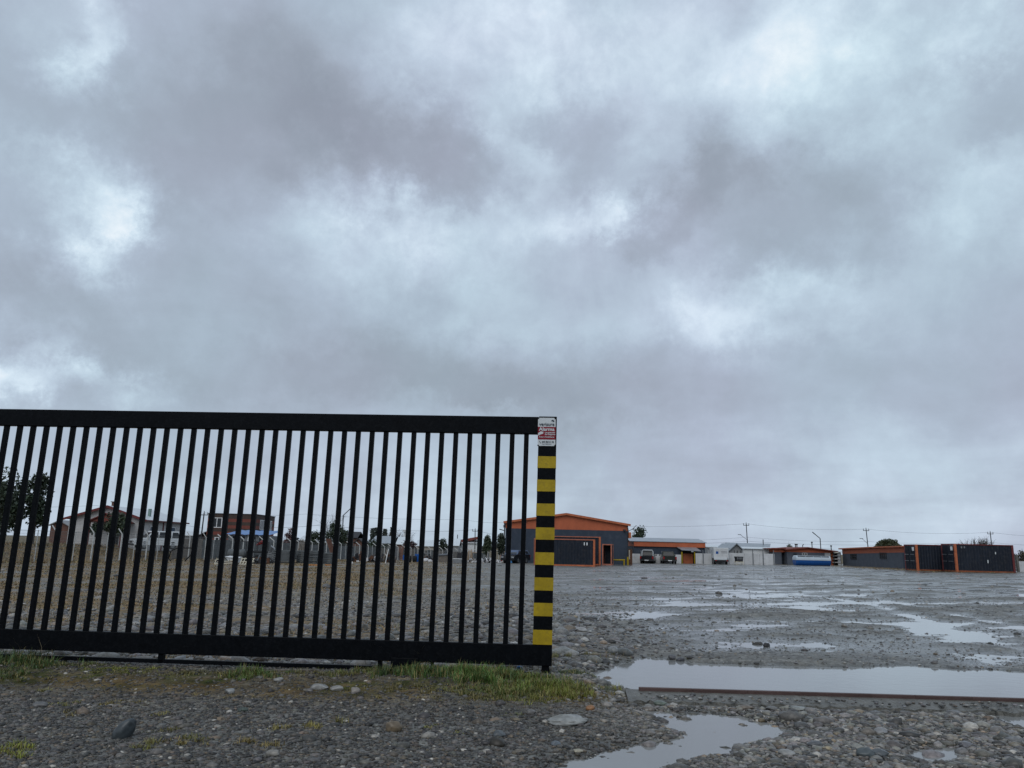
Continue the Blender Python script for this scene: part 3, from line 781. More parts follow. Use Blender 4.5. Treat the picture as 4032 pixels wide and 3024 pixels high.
def container(label, loc, rz, L, H, doors=0, post=m_orangetrim, toprail=m_orangetrim, w=2.44, sticker=False, group='shipping containers', bright=None, botrail=None):
    t = thing('shipping_container', label, 'container', loc, rz, group)
    g = .13
    c = corrugated(L - .2, H - .28, 0, -1); c.v = [(a + .1, b + .025, z + .16) for a, b, z in c.v]; c.build('side_panel', m_navysteel, t)
    c = corrugated(L - .2, H - .28, 0, 1); c.v = [(a + .1, b + w - .025, z + .16) for a, b, z in c.v]; c.build('side_panel', m_navysteel, t)
    ends = [0, 1]
    for e in ends:
        xe = .03 if e == 0 else L - .03
        if doors == (-1 if e == 0 else 1):
            sgn = -1 if e == 0 else 1
            for k in range(2):
                y0 = .1 + k * (w - .2) / 2; y1 = y0 + (w - .2) / 2 - .02
                d = MB().box(xe - .02, xe + .02, y0, y1, .16, H - .14)
                for j in range(1, 4): d.box(min(xe, xe + sgn * .05), max(xe, xe + sgn * .05), y0 + .03, y1 - .03, .16 + j * (H - .3) / 4 - .03, .16 + j * (H - .3) / 4 + .03)
                do = d.build('door', m_navysteel, t)
                for j in range(2):
                    yy = y0 + (y1 - y0) * (.28 + .44 * j)
                    MB().tube([(xe + sgn * .07, yy, .1), (xe + sgn * .07, yy, H - .1)], .025, 6).build('lock_bar', m_navysteel, do)
                for zz in (.38, .62): bx('handle', m_steel, do, xe + sgn * .09, xe + sgn * .11, y0 + .2, y1 - .1, H * zz - .03, H * zz + .02)
            if sticker:
                bx('sticker', m_white, t, xe + sgn * .115 - .004, xe + sgn * .115, .22, .62, H - .62, H - .26)
        else:
            c = MB(); n = 9; pt = (w - .2) / n
            for i in range(n):
                for f, d in ((0, 0), (.26, 0), (.5, .036), (.76, .036)):
                    c.v += [(xe + (d if e == 0 else -d), .1 + (i + f) * pt, .16), (xe + (d if e == 0 else -d), .1 + (i + f) * pt, H - .12)]
            c.v += [(xe, w - .1, .16), (xe, w - .1, H - .12)]
            for i in range(n * 4):
                q_ = (2 * i, 2 * i + 1, 2 * i + 3, 2 * i + 2); c.f.append(q_ if e == 0 else q_[::-1])
            c.build('end_panel', m_navysteel, t)
    for a in (0, L - .2):
        for b in (0, w - .2): bx('corner_post', post if (bright is None or (a > 0, b > 0) in bright) else m_redtrim, t, a, a + .2, b, b + .2, .02, H - .002, .008)
    f = MB()
    for b in (.005, w - .125): f.box(.2, L - .2, b, b + .12, .03, .17)
    for a in (.005, L - .125): f.box(a, a + .12, .2, w - .2, .03, .17)
    f.build('bottom_frame', botrail or post, t)
    f = MB()
    for b in (.005, w - .105): f.box(.2, L - .2, b, b + .10, H - .095, H - .004)
    for a in (.005, L - .105): f.box(a, a + .10, .2, w - .2, H - .13, H - .004)
    f.build('top_frame', toprail, t)
    bx('roof', m_navysteel, t, .1, L - .1, .1, w - .1, H - .06, H - .03)
    return t


def gnd(px, Y, py=2225):
    p = at(px, py, Y); return (p.x, Y, gz(p.x, Y))


p = gnd(2104, 78); L = X(2343.5, 78) - p[0]
m_pinktrim = M('faded_orange_trim', (.36, .13, .085), .6, 0, .2, 2, dirt=(.2, .08, .06), dirt_amt=.6)
c1 = container('dark container with an orange frame and two white marks, right of the striped post', p, 0, L, 2.60, toprail=m_pinktrim)
for dx in (-.16, .10):
    bx('number_mark', m_white, c1, X(2305, 78) - p[0] + dx, X(2305, 78) - p[0] + dx + .10, -.012, .012, 2.60 - .58, 2.60 - .30)
a = X(2369, 84.0)
c2 = container('taller dark container with orange corner posts, behind the one right of the striped post', (a - 6.35, 82.6, gz(a, 84) + .02), math.radians(-5), 6.06, 2.89, toprail=m_pinktrim)
# small booth with an open front
Yk = 89.0; q0 = X(2371, Yk); q1 = X(2394, Yk); q2 = X(2407, Yk); zk = gz(q0, Yk); hk = Z(2388, 2142, Yk) - zk
bt = thing('site_booth', 'small dark open booth with a pinkish orange frame beside the containers', 'booth', (q0, Yk, zk), math.radians(-14))
wk = q2 - q0 + .05
f = MB()
for a in (0, wk - .12):
    for b in (0, 1.5): f.box(a, a + .12, b, b + .12, 0, hk)
for z in (0, hk - .12):
    f.box(.12, wk - .12, 0, .1, z, z + .12).box(.12, wk - .12, 1.52, 1.62, z, z + .12).box(.01, .11, .12, 1.5, z, z + .12).box(wk - .11, wk - .01, .12, 1.5, z, z + .12)
f.build('frame', m_pinktrim, bt)
bx('back_panel', m_navysteel, bt, .1, wk - .1, 1.5, 1.54, .1, hk - .1)
bx('side_panel', m_navysteel, bt, wk - .08, wk - .05, .1, 1.5, .1, hk - .1)
bx('side_panel', m_navysteel, bt, .05, .08, .1, 1.5, .1, hk - .1)
bx('roof', m_navysteel, bt, .1, wk - .1, .1, 1.5, hk - .08, hk - .05)
p = gnd(3767, 77, 2250); L = X(3993, 77) - p[0]
c4 = container('dark navy container nearest the right edge, with an orange corner post beside its doors', p, 0, L, 2.66, doors=-1, toprail=m_redtrim, sticker=True, bright={(False, False)}, botrail=m_orangedull)
for a, b, ww, hh_ in ((3785, 2155, .14, .18), (3797, 2155, .12, .18), (3918, 2178, .10, .2), (3885, 2211, .10, .3)):
    bx('paint_mark', m_signwhite if a > 3800 else m_steel, c4, X(a, 77) - p[0], X(a, 77) - p[0] + ww, -.008, .01, Z(a, b, 77) - p[2] - hh_ / 2, Z(a, b, 77) - p[2] + hh_ / 2)
p = gnd(3613, 80.3, 2248)
container('dark navy container partly hidden behind the rightmost one, beside the long grey and orange house', p, 0, 6.06, 2.60, doors=-1, toprail=m_redtrim, sticker=True, bright={(False, False)}, botrail=m_orangedull)

# ------------------------------------------------------------------ low workshop with orange band, white wall, door
Y = 113.0
xl, xr = X(2496, Y), X(2776, Y); zb = gz((xl + xr) / 2, Y) - .05
ws = thing('workshop_building', 'long low dark grey workshop with an orange band, zinc roof and orange door', 'building', (xl, Y, zb))
w = xr - xl; zt = Z(2630, 2134, Y) - zb; zo = Z(2630, 2153.5, Y) - zb
bx('wall', m_navy, ws, 0, w, 0, 9, 0, zo)
bx('orange_band', m_orange, ws, -.02, w + .02, -.25, 9.02, zo, zt)
zr_ = Z(2600, 2118.5, Y + 4.5) - zb
r = MB(); xr2 = X(2752, Y + 4.5) - xl
r.slab([(-.6, -.35, zt + .03), (w + .2, -.35, zt + .03), (xr2, 4.5, zr_), (-.6, 4.5, zr_)], .06)
r.slab([(-.6, 4.5, zr_), (xr2, 4.5, zr_), (w + .2, 9.3, zt + .03), (-.6, 9.3, zt + .03)], .06)
r.add([(w + .2, -.35, zt + .03), (w + .2, 9.3, zt + .03), (xr2, 4.5, zr_)], [(0, 1, 2)])
r.build('roof', m_zinc, ws)
d0, d1 = X(2689, Y) - xl, X(2727, Y) - xl
bx('door_recess', m_darkgap, ws, d0 - .1, d1 + .5, -.1, -.002, 0, zo * .93)
bx('door', m_orangetrim, ws, d0, d1, -.16, -.11, 0.05, Z(2708, 2180, Y) - zb)
q0, q1 = X(2669, Y - 1) - xl, X(2754, Y - 1) - xl; za = Z(2700, 2165, Y - 1) - zb
MB().slab([(q0 + .4, -1.7, za - .02), (q1 + .1, -1.7, za - .12), (q1 - .3, -.05, za + .42), (q0, -.05, za + .42)], .06).build('awning', m_zinc, ws)
bx('notice', m_white, ws, X(2712, Y) - xl, X(2721, Y) - xl, -1.6, -1.57, Z(2716, 2173, Y) - zb, Z(2716, 2167, Y) - zb)
for px_, k in ((2685.5, 'yellow gate post left of the orange workshop door'), (2736, 'yellow gate post right of the orange workshop door')):
    q = gnd(px_, Y - 1.4)
    o = MB().box(-.09, .09, -.09, .09, 0, Z(px_, 2173, Y - 1.4) - q[2]).build('gate_post', m_yellow, bevel=.015); o.location = q
    tag(o, k, 'post', 'yellow posts at the workshop door')
# low white walls in front
Yw = Y - 2.2


def wallrun(name, label, pa, pb, top, Y, capmat=m_whitewall, posts=(), thick=.18, fence_h=0.45, pmat=m_steel):
    xa, xb = X(pa, Y), X(pb, Y); zb = min(gz(xa, Y), gz(xb, Y)) - .1
    t = thing(name, label, 'wall', ((xa + xb) / 2, Y, zb)); o = (xa + xb) / 2
    ht = Z((pa + pb) / 2, top, Y) - zb
    n = max(1, round((xb - xa) / 2.2)); m_ = MB()
    for i in range(n):
        m_.box(xa - o + (xb - xa) * i / n + .012, xa - o + (xb - xa) * (i + 1) / n - .012, 0, thick, 0, ht - .002 * (i % 2))
    m_.build('panel', capmat, t)
    for pp in posts:
        q = X(pp, Y) - o
        MB().box(q - .07, q + .07, -.06, .0, .0, ht + .02).bar((q, -.03, ht + .02), (q - .02, -.03, ht + fence_h), .09).build('post', pmat, t)
    return t


wallrun('boundary_wall', 'low white wall behind the two dark pickups, left of the orange door', 2488, 2682, 2182, Yw, posts=(2524, 2606, 2647))
wallrun('boundary_wall', 'long low white wall running right from the orange door past the white truck', 2739, 2870, 2180, Yw, posts=(2768, 2804))
wallrun('boundary_wall', 'white panelled wall in front of the white gabled house', 2871, 3050, 2179, Yw + 1.5, posts=(2964, 3004, 3046), fence_h=.5)

# ------------------------------------------------------------------ white gabled house behind the white wall
Y = 121.0
g0, gpk, g1 = X(2872, Y), X(2891, Y), X(2922, Y); zb = gz(g0, Y) - .1
wg = thing('gabled_house', 'pale grey gabled house with a grey and white roof behind the white panelled wall', 'house', (g0, Y, zb))
he, ha = Z(2897, 2161.5, Y) - zb, Z(2891, 2138.5, Y) - zb
wr = X(3052, Y) - g0; wg_ = g1 - g0; pk = gpk - g0
# gable end faces the camera on the left, the long roof runs right
MB().prism([(0, 0), (wg_, 0), (wg_, he), (pk + .3, ha - .15), (0, he)], 0, 8).build('gable_wall', m_greyhouse, wg)
bx('wall', m_white, wg, wg_ + .01, wr, .4, 8, 0, he + .05)
r = MB()
r.slab([(-.25, -.5, he - .25), (pk + .3, -.5, ha), (pk + .3, 8, ha), (-.25, 8, he - .25)], .1)
r.slab([(pk + .3, -.5, ha), (wg_ + .15, -.5, he - .1), (wg_ + .15, 1.2, he - .1), (pk + .3, 8, ha)], .1)
r.build('gable_roof', m_zinc, wg)
zmid = Z(3000, 2154, Y + 2.5) - zb
MB().slab([(wg_ - .3, .1, he + .12), (wr + .15, .1, he + .12), (wr + .05, 2.5, zmid), (wg_ - .9, 2.5, zmid)], .08).build('lower_roof', m_whiteroof, wg)
zr_ = Z(2980, 2139.5, Y + 6) - zb
MB().slab([(wg_ - .9, 2.5, zmid + .02), (wr + .05, 2.5, zmid + .02), (X(3036, Y + 6) - g0, 6, zr_), (pk + .3, 6, zr_)], .08).build('upper_roof', m_zinc, wg)
for a, b in ((2889.5, 2893.5), (2900, 2905.5), (2915, 2919)):
    window(wg, X(a, Y) - g0, X(b, Y) - g0, Z(2900, 2179, Y) - zb, Z(2900, 2167, Y) - zb, 0, m_greyhouse, .03, 0)
bx('vent_pipe', m_pole, wg, X(3006, Y + 5) - g0, X(3008.5, Y + 5) - g0, 5, 5.1, zmid + .2, Z(3007, 2124, Y + 5) - zb)
# long pale roof behind
Y2 = 140.0; xa, xb = X(2786, Y2), X(2882, Y2); zb = gz(xa, Y2) - 1
lr = thing('storage_shed', 'long pale roofed shed behind the white truck', 'shed', (xa, Y2, zb))
h1, h2 = Z(2830, 2154.5, Y2) - zb, Z(2830, 2145, Y2 + 4) - zb
bx('wall', m_greyhouse, lr, 0, xb - xa, 0, 8, 0, h1)
MB().slab([(-.2, -.3, h1 + .02), (xb - xa + .2, -.3, h1 + .02), (xb - xa + .2, 4, h2), (-.2, 4, h2)], .1).slab([(-.2, 4, h2), (xb - xa + .2, 4, h2), (xb - xa + .2, 8.3, h1), (-.2, 8.3, h1)], .1).build('roof', m_whiteroof, lr)

# ------------------------------------------------------------------ orange and grey houses on the right
Y = 119.0
p0, p1, p2, p3 = X(3099, Y), X(3177, Y), X(3290, Y), X(3262, Y)
zb = gz(p0, Y) - .1
oh = thing('orange_house', 'low grey house with orange upper band and dark red roof edge behind the blue tank', 'house', (p0, Y, zb))
f = lambda px, py: Z(px, py, Y) - zb
zo = f(3180, 2175)
wA = X(3282, Y) - p0
bx('wall', m_greyblock, oh, 0, X(3247, Y) - p0, 0, 9, 0, zo)
MB().prism([(0, zo), (wA, zo), (wA, f(3282, 2169)), (p1 - p0, f(3177, 2157)), (0, f(3099, 2162))], -.012, 9).build('upper_band', m_orange, oh)
r = MB()
r.slab([(-.35, -.6, f(3091, 2161.5)), (p1 - p0, -.6, f(3177, 2154)), (p1 - p0, 9.3, f(3177, 2154)), (-.35, 9.3, f(3091, 2161.5))], .16)
r.slab([(p1 - p0, -.6, f(3177, 2154)), (p2 - p0 + .2, -.6, f(3292, 2170)), (p2 - p0 + .2, 9.3, f(3292, 2170)), (p1 - p0, 9.3, f(3177, 2154))], .12)
r.build('roof', m_redroof, oh)
bx('carport_post', m_orangetrim, oh, X(3273, Y) - p0, X(3280, Y) - p0, -.05, .2, 0, zo)
bx('carport_shade', m_darkgap, oh, X(3247, Y) - p0, X(3280, Y) - p0, 4, 4.1, 0, zo)  # coloured near-black to paint in the shade of the carport opening
window(oh, X(3122, Y) - p0, X(3138, Y) - p0, f(3130, 2194), f(3130, 2178), 0, m_greyblock, .05, 1)
window(oh, X(3158, Y) - p0, X(3178, Y) - p0, f(3167, 2186), f(3167, 2177), 0, m_white, .05, 1)
# recessed left wing
q0, q1 = X(3050, Y), X(3104, Y)
bx('wing_wall', m_greyblock, oh, q0 - p0, X(3084, Y) - p0, .8, 9, 0, f(3070, 2174))
bx('wing_recess', m_navy, oh, X(3084, Y) - p0 + .01, -.01, 1.8, 9, 0, f(3070, 2174))
bx('wing_band', m_orange, oh, q0 - p0 - .01, -.02, .78, 9, f(3070, 2174), f(3070, 2160.5))
MB().slab([(X(3026, Y) - p0, .2, f(3028, 2158.5)), (-.02, .2, f(3100, 2157)), (-.02, 9, f(3100, 2157)), (X(3026, Y) - p0, 9, f(3028, 2158.5))], .12).build('wing_roof', m_redroof, oh)
for a, b in ((3134, 2146), (3139.5, 2146), (3199, 2138), (3274, 2152)):
    MB().cyl((X(a, Y + 3) - p0, 3, f(3180, 2164)), (X(a, Y + 3) - p0, 3, Z(a, b, Y + 3) - zb), .07, 8).cyl((X(a, Y + 3) - p0, 3, Z(a, b, Y + 3) - zb), (X(a, Y + 3) - p0, 3, Z(a, b, Y + 3) - zb + .18), .14, 8).build('flue', m_pole, oh)
MB().tube([(X(3162, Y + 3) - p0, 3, f(3180, 2160)), (X(3162, Y + 3) - p0, 3, Z(3162, 2146, Y + 3) - zb), (X(3167, Y + 3) - p0, 3, Z(3166, 2144, Y + 3) - zb)], .06).build('bent_flue', m_pole, oh)
# pale roof behind and between the two houses
Y2 = 150.0; xa, xb = X(3190, Y2), X(3310, Y2); zb2 = gz(xa, Y2) - .5
t = thing('storage_shed', 'white roofed building seen between the two orange banded houses', 'shed', (xa, Y2, zb2))
bx('wall', m_greyhouse, t, 0, xb - xa, 0, 8, 0, Z(3250, 2172, Y2) - zb2)
MB().slab([(-.3, -.3, Z(3250, 2171, Y2) - zb2), (xb - xa + .3, -.3, Z(3250, 2171, Y2) - zb2), (xb - xa + .3, 6, Z(3250, 2158, Y2 + 6) - zb2), (-.3, 6, Z(3250, 2158, Y2 + 6) - zb2)], .1).build('roof', m_whiteroof, t)
# open rack of odds and ends between the houses
Y2 = 118.0; xa, xb = X(3283, Y2), X(3311, Y2); zb2 = gz(xa, Y2)
t = thing('storage_rack', 'dark rack crammed with pale pipes and scrap between the two orange banded houses', 'rack', (xa, Y2, zb2))
w = xb - xa; hh_ = Z(3297, 2176, Y2) - zb2
f_ = MB()
for a in (0, w - .06): f_.box(a, a + .06, 0, .06, 0, hh_).box(a, a + .06, 1.2, 1.26, 0, hh_)
f_.build('frame', m_pole, t)
for i in range(4):
    z = .35 + i * (hh_ - .4) / 3.2
    bx('shelf', m_darkgap, t, .0, w, .07, 1.19, z, z + .04)
    for j in range(3):
        MB().tube([(.05 + random.random() * .1, .1 + j * .35, z + .10), (w - random.random() * .3, .15 + j * .3, z + .10 + random.random() * .08)], .05, 6).build('pipe', random.choice([m_bag, m_cream, m_rust, m_steel]), t)
bx('backing', m_darkgap, t, .06, w - .06, 1.27, 1.3, 0, hh_)

# long oblique house
A_ = gp(3308, 2226.5); B_ = gp(3570, 2240.5)
A_.y = min(A_.y, 120); dA = (B_ - A_); dA.z = 0; LL = dA.length; rz_ = math.atan2(dA.y, dA.x)
zb = min(A_.z, B_.z) - .1
lh = thing('long_house', 'long grey house with orange top band and two dark windows beside the navy containers', 'house', (A_.x, A_.y, zb), rz_)
hA = at(3308, 2163.5, A_.y).z - zb; hB = at(3570, 2154.5, B_.y).z - zb
bA = at(3308, 2180.5, A_.y).z - zb; bB = at(3565, 2175, B_.y).z - zb
MB().prism([(0, 0), (LL, 0), (LL, bB), (0, bA)], 0, 6).build('wall', m_greyblock, lh)
MB().prism([(-.02, bA), (LL + .02, bB), (LL + .02, hB), (-.02, hA)], -.012, 6).build('upper_band', m_orange, lh)
MB().prism([(-.35, hA), (LL * .55, hA * .45 + hB * .55 + .03), (LL + .3, hB), (LL + .3, hB + .15), (LL * .55, hA * .45 + hB * .55 + .19), (-.35, hA + .17)], -.45, 6.4).build('roof', m_orangetrim, lh)


def on_wall(px, py):
    """local x and z where the pixel ray meets the facade"""
    d = ray(px, py); n = Vector((-dA.y, dA.x, 0)); t = (A_ - CAM).dot(n) / d.dot(n); P = CAM + d * t
    return (P - A_).dot(dA) / LL, P.z - zb


for (a, b, c, d) in ((3348, 2180.5, 3374, 2203), (3464, 2175.5, 3492, 2201)):
    u0, zt = on_wall(a, b); u1, zb_ = on_wall(c, d)
    window(lh, u0, u1, zb_, zt, -.012, m_pole, .10, 2)
q0, _ = on_wall(3559, 2230)
bx('recess_shade', m_navy, lh, q0, LL - .05, -.05, -.002, 0, bB - .1)  # dark sheet on the flat wall, its colour stands in for a shaded recess

# ------------------------------------------------------------------ blue and white tank
Yt = 110.5; p = at(3203, 2221, Yt); p.z = gz(p.x, Yt)
mpp = Yt / F
Lt = (3271 - 3135) * mpp; Ht = 38 * mpp
tk = thing('water_tank', 'blue and white rounded tank lying on the ground in front of the orange banded house', 'tank', (X(3135, Yt), Yt, p.z))


def ring(zf, e, dy):  # outline at height: x inset e, half depth dy
    return [(e + .12, -dy), (Lt - e - .12, -dy), (Lt - e, -dy + .18), (Lt - e, dy - .18), (Lt - e - .12, dy), (e + .12, dy), (e, dy - .18), (e, -dy + .18)]


def loft(levels):
    m_ = MB(); n = 8
    for z, e, dy in levels: m_.v += [(a, b + .9, z) for a, b in ring(z, e, dy)]
    for i in range(len(levels) - 1):
        for k in range(n): m_.f.append((i * n + k, i * n + (k + 1) % n, (i + 1) * n + (k + 1) % n, (i + 1) * n + k))
    m_.f.append(tuple(reversed(range(n)))); m_.f.append(tuple((len(levels) - 1) * n + k for k in range(n)))
    return m_


loft([(0, .07, .55), (.12 * Ht, .04, .74), (.30 * Ht, .01, .86), (.50 * Ht, .02, .9), (.535 * Ht, .01, .905)]).build('lower_shell', m_bluepaint, tk, bevel=.03)
loft([(.537 * Ht, .0, .915), (.60 * Ht, .0, .92), (.75 * Ht, .01, .9), (.86 * Ht, .04, .82), (.985 * Ht, .08, .62), (Ht, .15, .5)]).build('upper_shell', m_tankwhite, tk, bevel=.02)
for g in range(4):
    for k in range(7):
        xx = .26 + g * (Lt - .5) / 4 + k * .150
        y0_, y1_ = .9 - .825, .9 - .635
        MB().slab([(xx, y0_ - .012, .855 * Ht), (xx + .10, y0_ - .012, .855 * Ht), (xx + .10, y1_ - .012, .975 * Ht), (xx, y1_ - .012, .975 * Ht)], -.02).build('slot', m_darkgap, tk)

# ------------------------------------------------------------------ vehicles


def loft_y(prof, w0, w1, zsplit0, zsplit1):
    """side profile (x,z) swept across the width, narrowing from w0 at zsplit0 to w1 at zsplit1"""
    m_ = MB(); n = len(prof)
    for s in (-1, 1):
        for x, z in prof:
            t = min(1, max(0, (z - zsplit0) / (zsplit1 - zsplit0))); m_.v.append((x, s * (w0 + (w1 - w0) * t) / 2, z))
    m_.f.append(tuple(range(n))); m_.f.append(tuple(reversed(range(n, 2 * n))))
    for i in range(n): m_.f.append((i, i + n, (i + 1) % n + n, (i + 1) % n))
    return m_


def wheels(t, xs, w, r, rim=m_steel):
    for x in xs:
        for s in (-1, 1):
            y = s * (w / 2 - .12)
            o = MB().cyl((x, y - .11, r), (x, y + .11, r), r, 18).build('wheel', m_tyre, t, bevel=.02)
            MB().cyl((x, y + s * .10, r), (x, y + s * .118, r), r * .58, 14).build('rim', rim, o)


def pickup(label, loc, rz, body, L=5.2, W=1.82, H=1.75, rollbar=None, bumper=m_chrome, front=False, group=None, wagon=False, roofmat=None):
    t = thing('suv' if wagon else 'pickup_truck', label, 'car' if wagon else 'pickup truck', loc, rz, group)
    h = L / 2
    low = [(-h, .42), (-h + .05, .95 if not wagon else 1.0), (-.1, 1.0), (.95, 1.02), (h - .12, .92), (h, .72), (h, .42), (h - .25, .34), (-h + .25, .36)]
    loft_y(low, W, W - .06, .5, 1.0).build('body', body, t, bevel=.04)
    xb = -h + .12 if wagon else -.62
    cab = [(xb, 1.0), (xb + .22, H), (.55, H + .01), (1.22, 1.0)]
    loft_y(cab, W - .08, W - .42, 1.0, H).build('cab', roofmat or body, t, bevel=.03)
    yw0, yw1 = (W - .08) / 2 + .006, (W - .42) / 2 + .004

    def yat(z): return yw0 + (yw1 - yw0) * (z - 1.0) / (H - 1.0)
    z0, z1 = 1.07, H - .10
    for s in (-1, 1):
        cuts = [(xb + .16, .05), (.12, .98)] if not wagon else [(xb + .2, xb + .95), (xb + 1.02, .02), (.09, .98)]
        for a, b in cuts:
            k = .42 if b > .9 else .06; ka = .16 if a < xb + .3 else 0
            m_ = MB().add([(a, s * yat(z0), z0), (b, s * yat(z0), z0), (b - k, s * yat(z1), z1), (a + ka, s * yat(z1), z1)], [(0, 1, 2, 3) if s < 0 else (3, 2, 1, 0)])
            m_.build('side_window', m_glass, t)
    e = .012
    MB().add([(xb + .035 - e, -W * .38, z0), (xb + .035 - e, W * .38, z0), (xb + .185 - e, W * .31, z1), (xb + .185 - e, -W * .31, z1)], [(3, 2, 1, 0)]).build('rear_window', m_glass, t)
    MB().add([(1.17 + e + .01, -W * .40, z0), (1.17 + e + .01, W * .40, z0), (.63 + e + .01, W * .32, z1), (.63 + e + .01, -W * .32, z1)], [(0, 1, 2, 3)]).build('windscreen', m_glass, t)
    if not wagon:
        bx('load_bed', m_darkgap, t, -h + .1, -.68, -W / 2 + .12, W / 2 - .12, .93, .985)
        bx('tailgate', body, t, -h - .012, -h + .04, -W / 2 + .22, W / 2 - .22, .52, .97, .01)
    bx('rear_bumper', bumper, t, -h - .13, -h + .05, -W / 2 + .06, W / 2 - .06, .36, .52, .02)
    bx('number_plate', m_white, t, -h - .145, -h - .132, -.25, .25, .40, .51)
    bx('front_bumper', m_darkgap if bumper is not m_chrome else bumper, t, h - .05, h + .10, -W / 2 + .05, W / 2 - .05, .34, .52, .02)
    bx('grille', m_pole, t, h - .02, h + .012, -.45, .45, .56, .78)
    for s in (-1, 1):
        bx('tail_light', m_taillight, t, -h - .014, -h + .06, s * (W / 2 - .11) - .09, s * (W / 2 - .11) + .09, .62, .95)
        bx('headlight', m_chrome, t, h - .1, h + .005, s * (W / 2 - .22) - .16, s * (W / 2 - .22) + .16, .62, .78)
        bx('mirror', body, t, .95, 1.08, s * (W / 2 + .10) - .09, s * (W / 2 + .10) + .09, 1.02, 1.2, .03)
    wheels(t, (-h + .95, h - .95), W, .36)
    if rollbar:
        y_ = W / 2 - .16
        MB().tube([(-.95, -y_, .98), (-.85, -y_ + .02, H - .15), (-.82, -y_ + .15, H + .03), (-.82, y_ - .15, H + .03), (-.85, y_ - .02, H - .15), (-.95, y_, .98)], .055, 8).build('roll_bar', rollbar, t)
    return t


q = gnd(2551, 108.5)
pickup('dark pickup truck with a white roll bar, parked by the white wall', (q[0], 108.3, q[2] + .01), math.radians(90 - 14), m_carblack, 5.2, 1.8, 1.72, rollbar=m_carwhite, bumper=m_pole, group='pickups parked by the white wall')
q = gnd(2630, 108.5)
pickup('dark olive pickup truck parked left of the orange workshop door', (q[0], 108.3, q[2] + .01), math.radians(90 - 6), m_cargreen, 5.1, 1.8, 1.60, bumper=m_pole, group='pickups parked by the white wall')
p = at(612, 2150, 77)
pickup('white car behind the mesh fence beside the red trimmed house', (p.x, 77, Z(602, 2158, 77) - .1), math.radians(180 + 42), m_carwhite, 4.5, 1.8, 1.70, bumper=m_carwhite, wagon=True)
q = gnd(2030, 88.5, 2220)
pickup('dark covered car with a blue roof parked left of the containers', (q[0], 88.5, q[2]), math.radians(180 + 62), m_carblack, 3.9, 1.7, 1.45, bumper=m_pole, wagon=True, roofmat=m_bluegrey)
# box truck
q = gnd(2841, 109)
tr = thing('box_truck', 'white box truck seen from behind, parked against the white wall', 'truck', (q[0], 109, q[2]), math.radians(90 - 6))
Wt = (2868 - 2812) * 109 / F; hb0, hb1 = 46 / 109 * 109 * .0 + Z(2841, 2199, 109) - q[2], Z(2841, 2157, 109) - q[2]
bx('cargo_box', m_carwhite, tr, 0, 4.2, -Wt / 2, Wt / 2, hb0, hb1, .03)
bx('rear_door', m_whitewall, tr, -.02, -.001, -Wt / 2 + .08, Wt / 2 - .08, hb0 + .08, hb1 - .1)
bx('chassis', m_pole, tr, -.1, 5.6, -.45, .45, .35, hb0 - .003)
bx('bumper', m_pole, tr, -.25, -.1, -Wt / 2 + .05, Wt / 2 - .05, .42, .62)
bx('tail_lift', m_carwhite, tr, -.12, -.021, -Wt / 2 + .25, Wt / 2, hb0 - .18, hb0 + .12)
loft_y([(4.35, .5), (4.35, 1.9), (5.6, 1.85), (6.0, 1.2), (6.05, .5)], Wt - .1, Wt - .3, .8, 1.9).build('cab', m_carwhite, tr, bevel=.04)
wheels(tr, (.9, 5.2), Wt - .15, .40)
for s in (-1, 1): bx('tail_light', m_taillight, tr, -.26, -.24, s * (Wt / 2 - .25) - .1, s * (Wt / 2 - .25) + .1, .47, .58)
bx('logo', m_bluepaint, tr, -.026, -.021, Wt / 2 - .62, Wt / 2 - .28, hb1 - .82, hb1 - .48)
for i, (a, b) in enumerate(((-.1, .75), (.0, .7))):
    bx('lettering', m_steel, tr, -.026, -.021, -Wt / 2 + .2 + a * .1, -Wt / 2 + .2 + b * 1.1, hb1 - .55 - i * .16, hb1 - .48 - i * .16)
# dark trough on a pale stand by the white wall
q = gnd(2910, 109.5)
tb = thing('hopper', 'dark tapered steel hopper on a pale yellow stand by the white panelled wall', 'hopper', (q[0], 109.5, q[2]))
s_ = 109.5 / F
MB().prism([(-11 * s_, 13 * s_), (11 * s_, 13 * s_), (14 * s_, 31 * s_), (-14 * s_, 31 * s_)], -.5, .5).build('tub', m_pole, tb)
for i in range(4): bx('label_mark', m_steel, tb, (-10 + i * 5.4) * s_, (-7 + i * 5.4) * s_, -.52, -.501, 21 * s_, 28 * s_)
f_ = MB()
for a in (-13, 12):
    for b in (-.45, .4): f_.box(a * s_, (a + 1.6) * s_, b, b + .06, 0, 13 * s_)
f_.box(-14.5 * s_, 14.5 * s_, -.46, -.38, 10 * s_, 13 * s_ - .002).box(-14.5 * s_, 14.5 * s_, .38, .46, 10 * s_, 13 * s_ - .002).bar((-12 * s_, -.42, .05), (12 * s_, -.42, 10 * s_), .05)
f_.build('stand', m_cream, tb)


# ------------------------------------------------------------------ trees and shrubs
def leaves(name, C, size, col, parent, var=.3, flat=1.0, cvar=None):
    n = len(C); a = rng.normal(size=(n, 3)); a /= np.linalg.norm(a, axis=1)[:, None]
    b = rng.normal(size=(n, 3)); b[:, 2] *= flat; b -= (b * a).sum(1)[:, None] * a; b /= np.linalg.norm(b, axis=1)[:, None]
    s = (size * (.6 + .8 * rng.random(n)))[:, None]
    V = np.stack([C - a * s, C + b * s * .55, C + a * s, C - b * s * .55], 1).reshape(-1, 3)
    cc = np.array(col)[None] * (1 + var * (rng.random((n, 1)) * 2 - 1))
    if cvar is not None: cc = cc * cvar[:, None]
    i = np.arange(n)[:, None] * 4 + np.arange(4)[None]
    return npmesh(name, V, i, m_leaf, np.repeat(np.clip(cc, 0, 1), 4, 0), smooth=False, parent=parent)


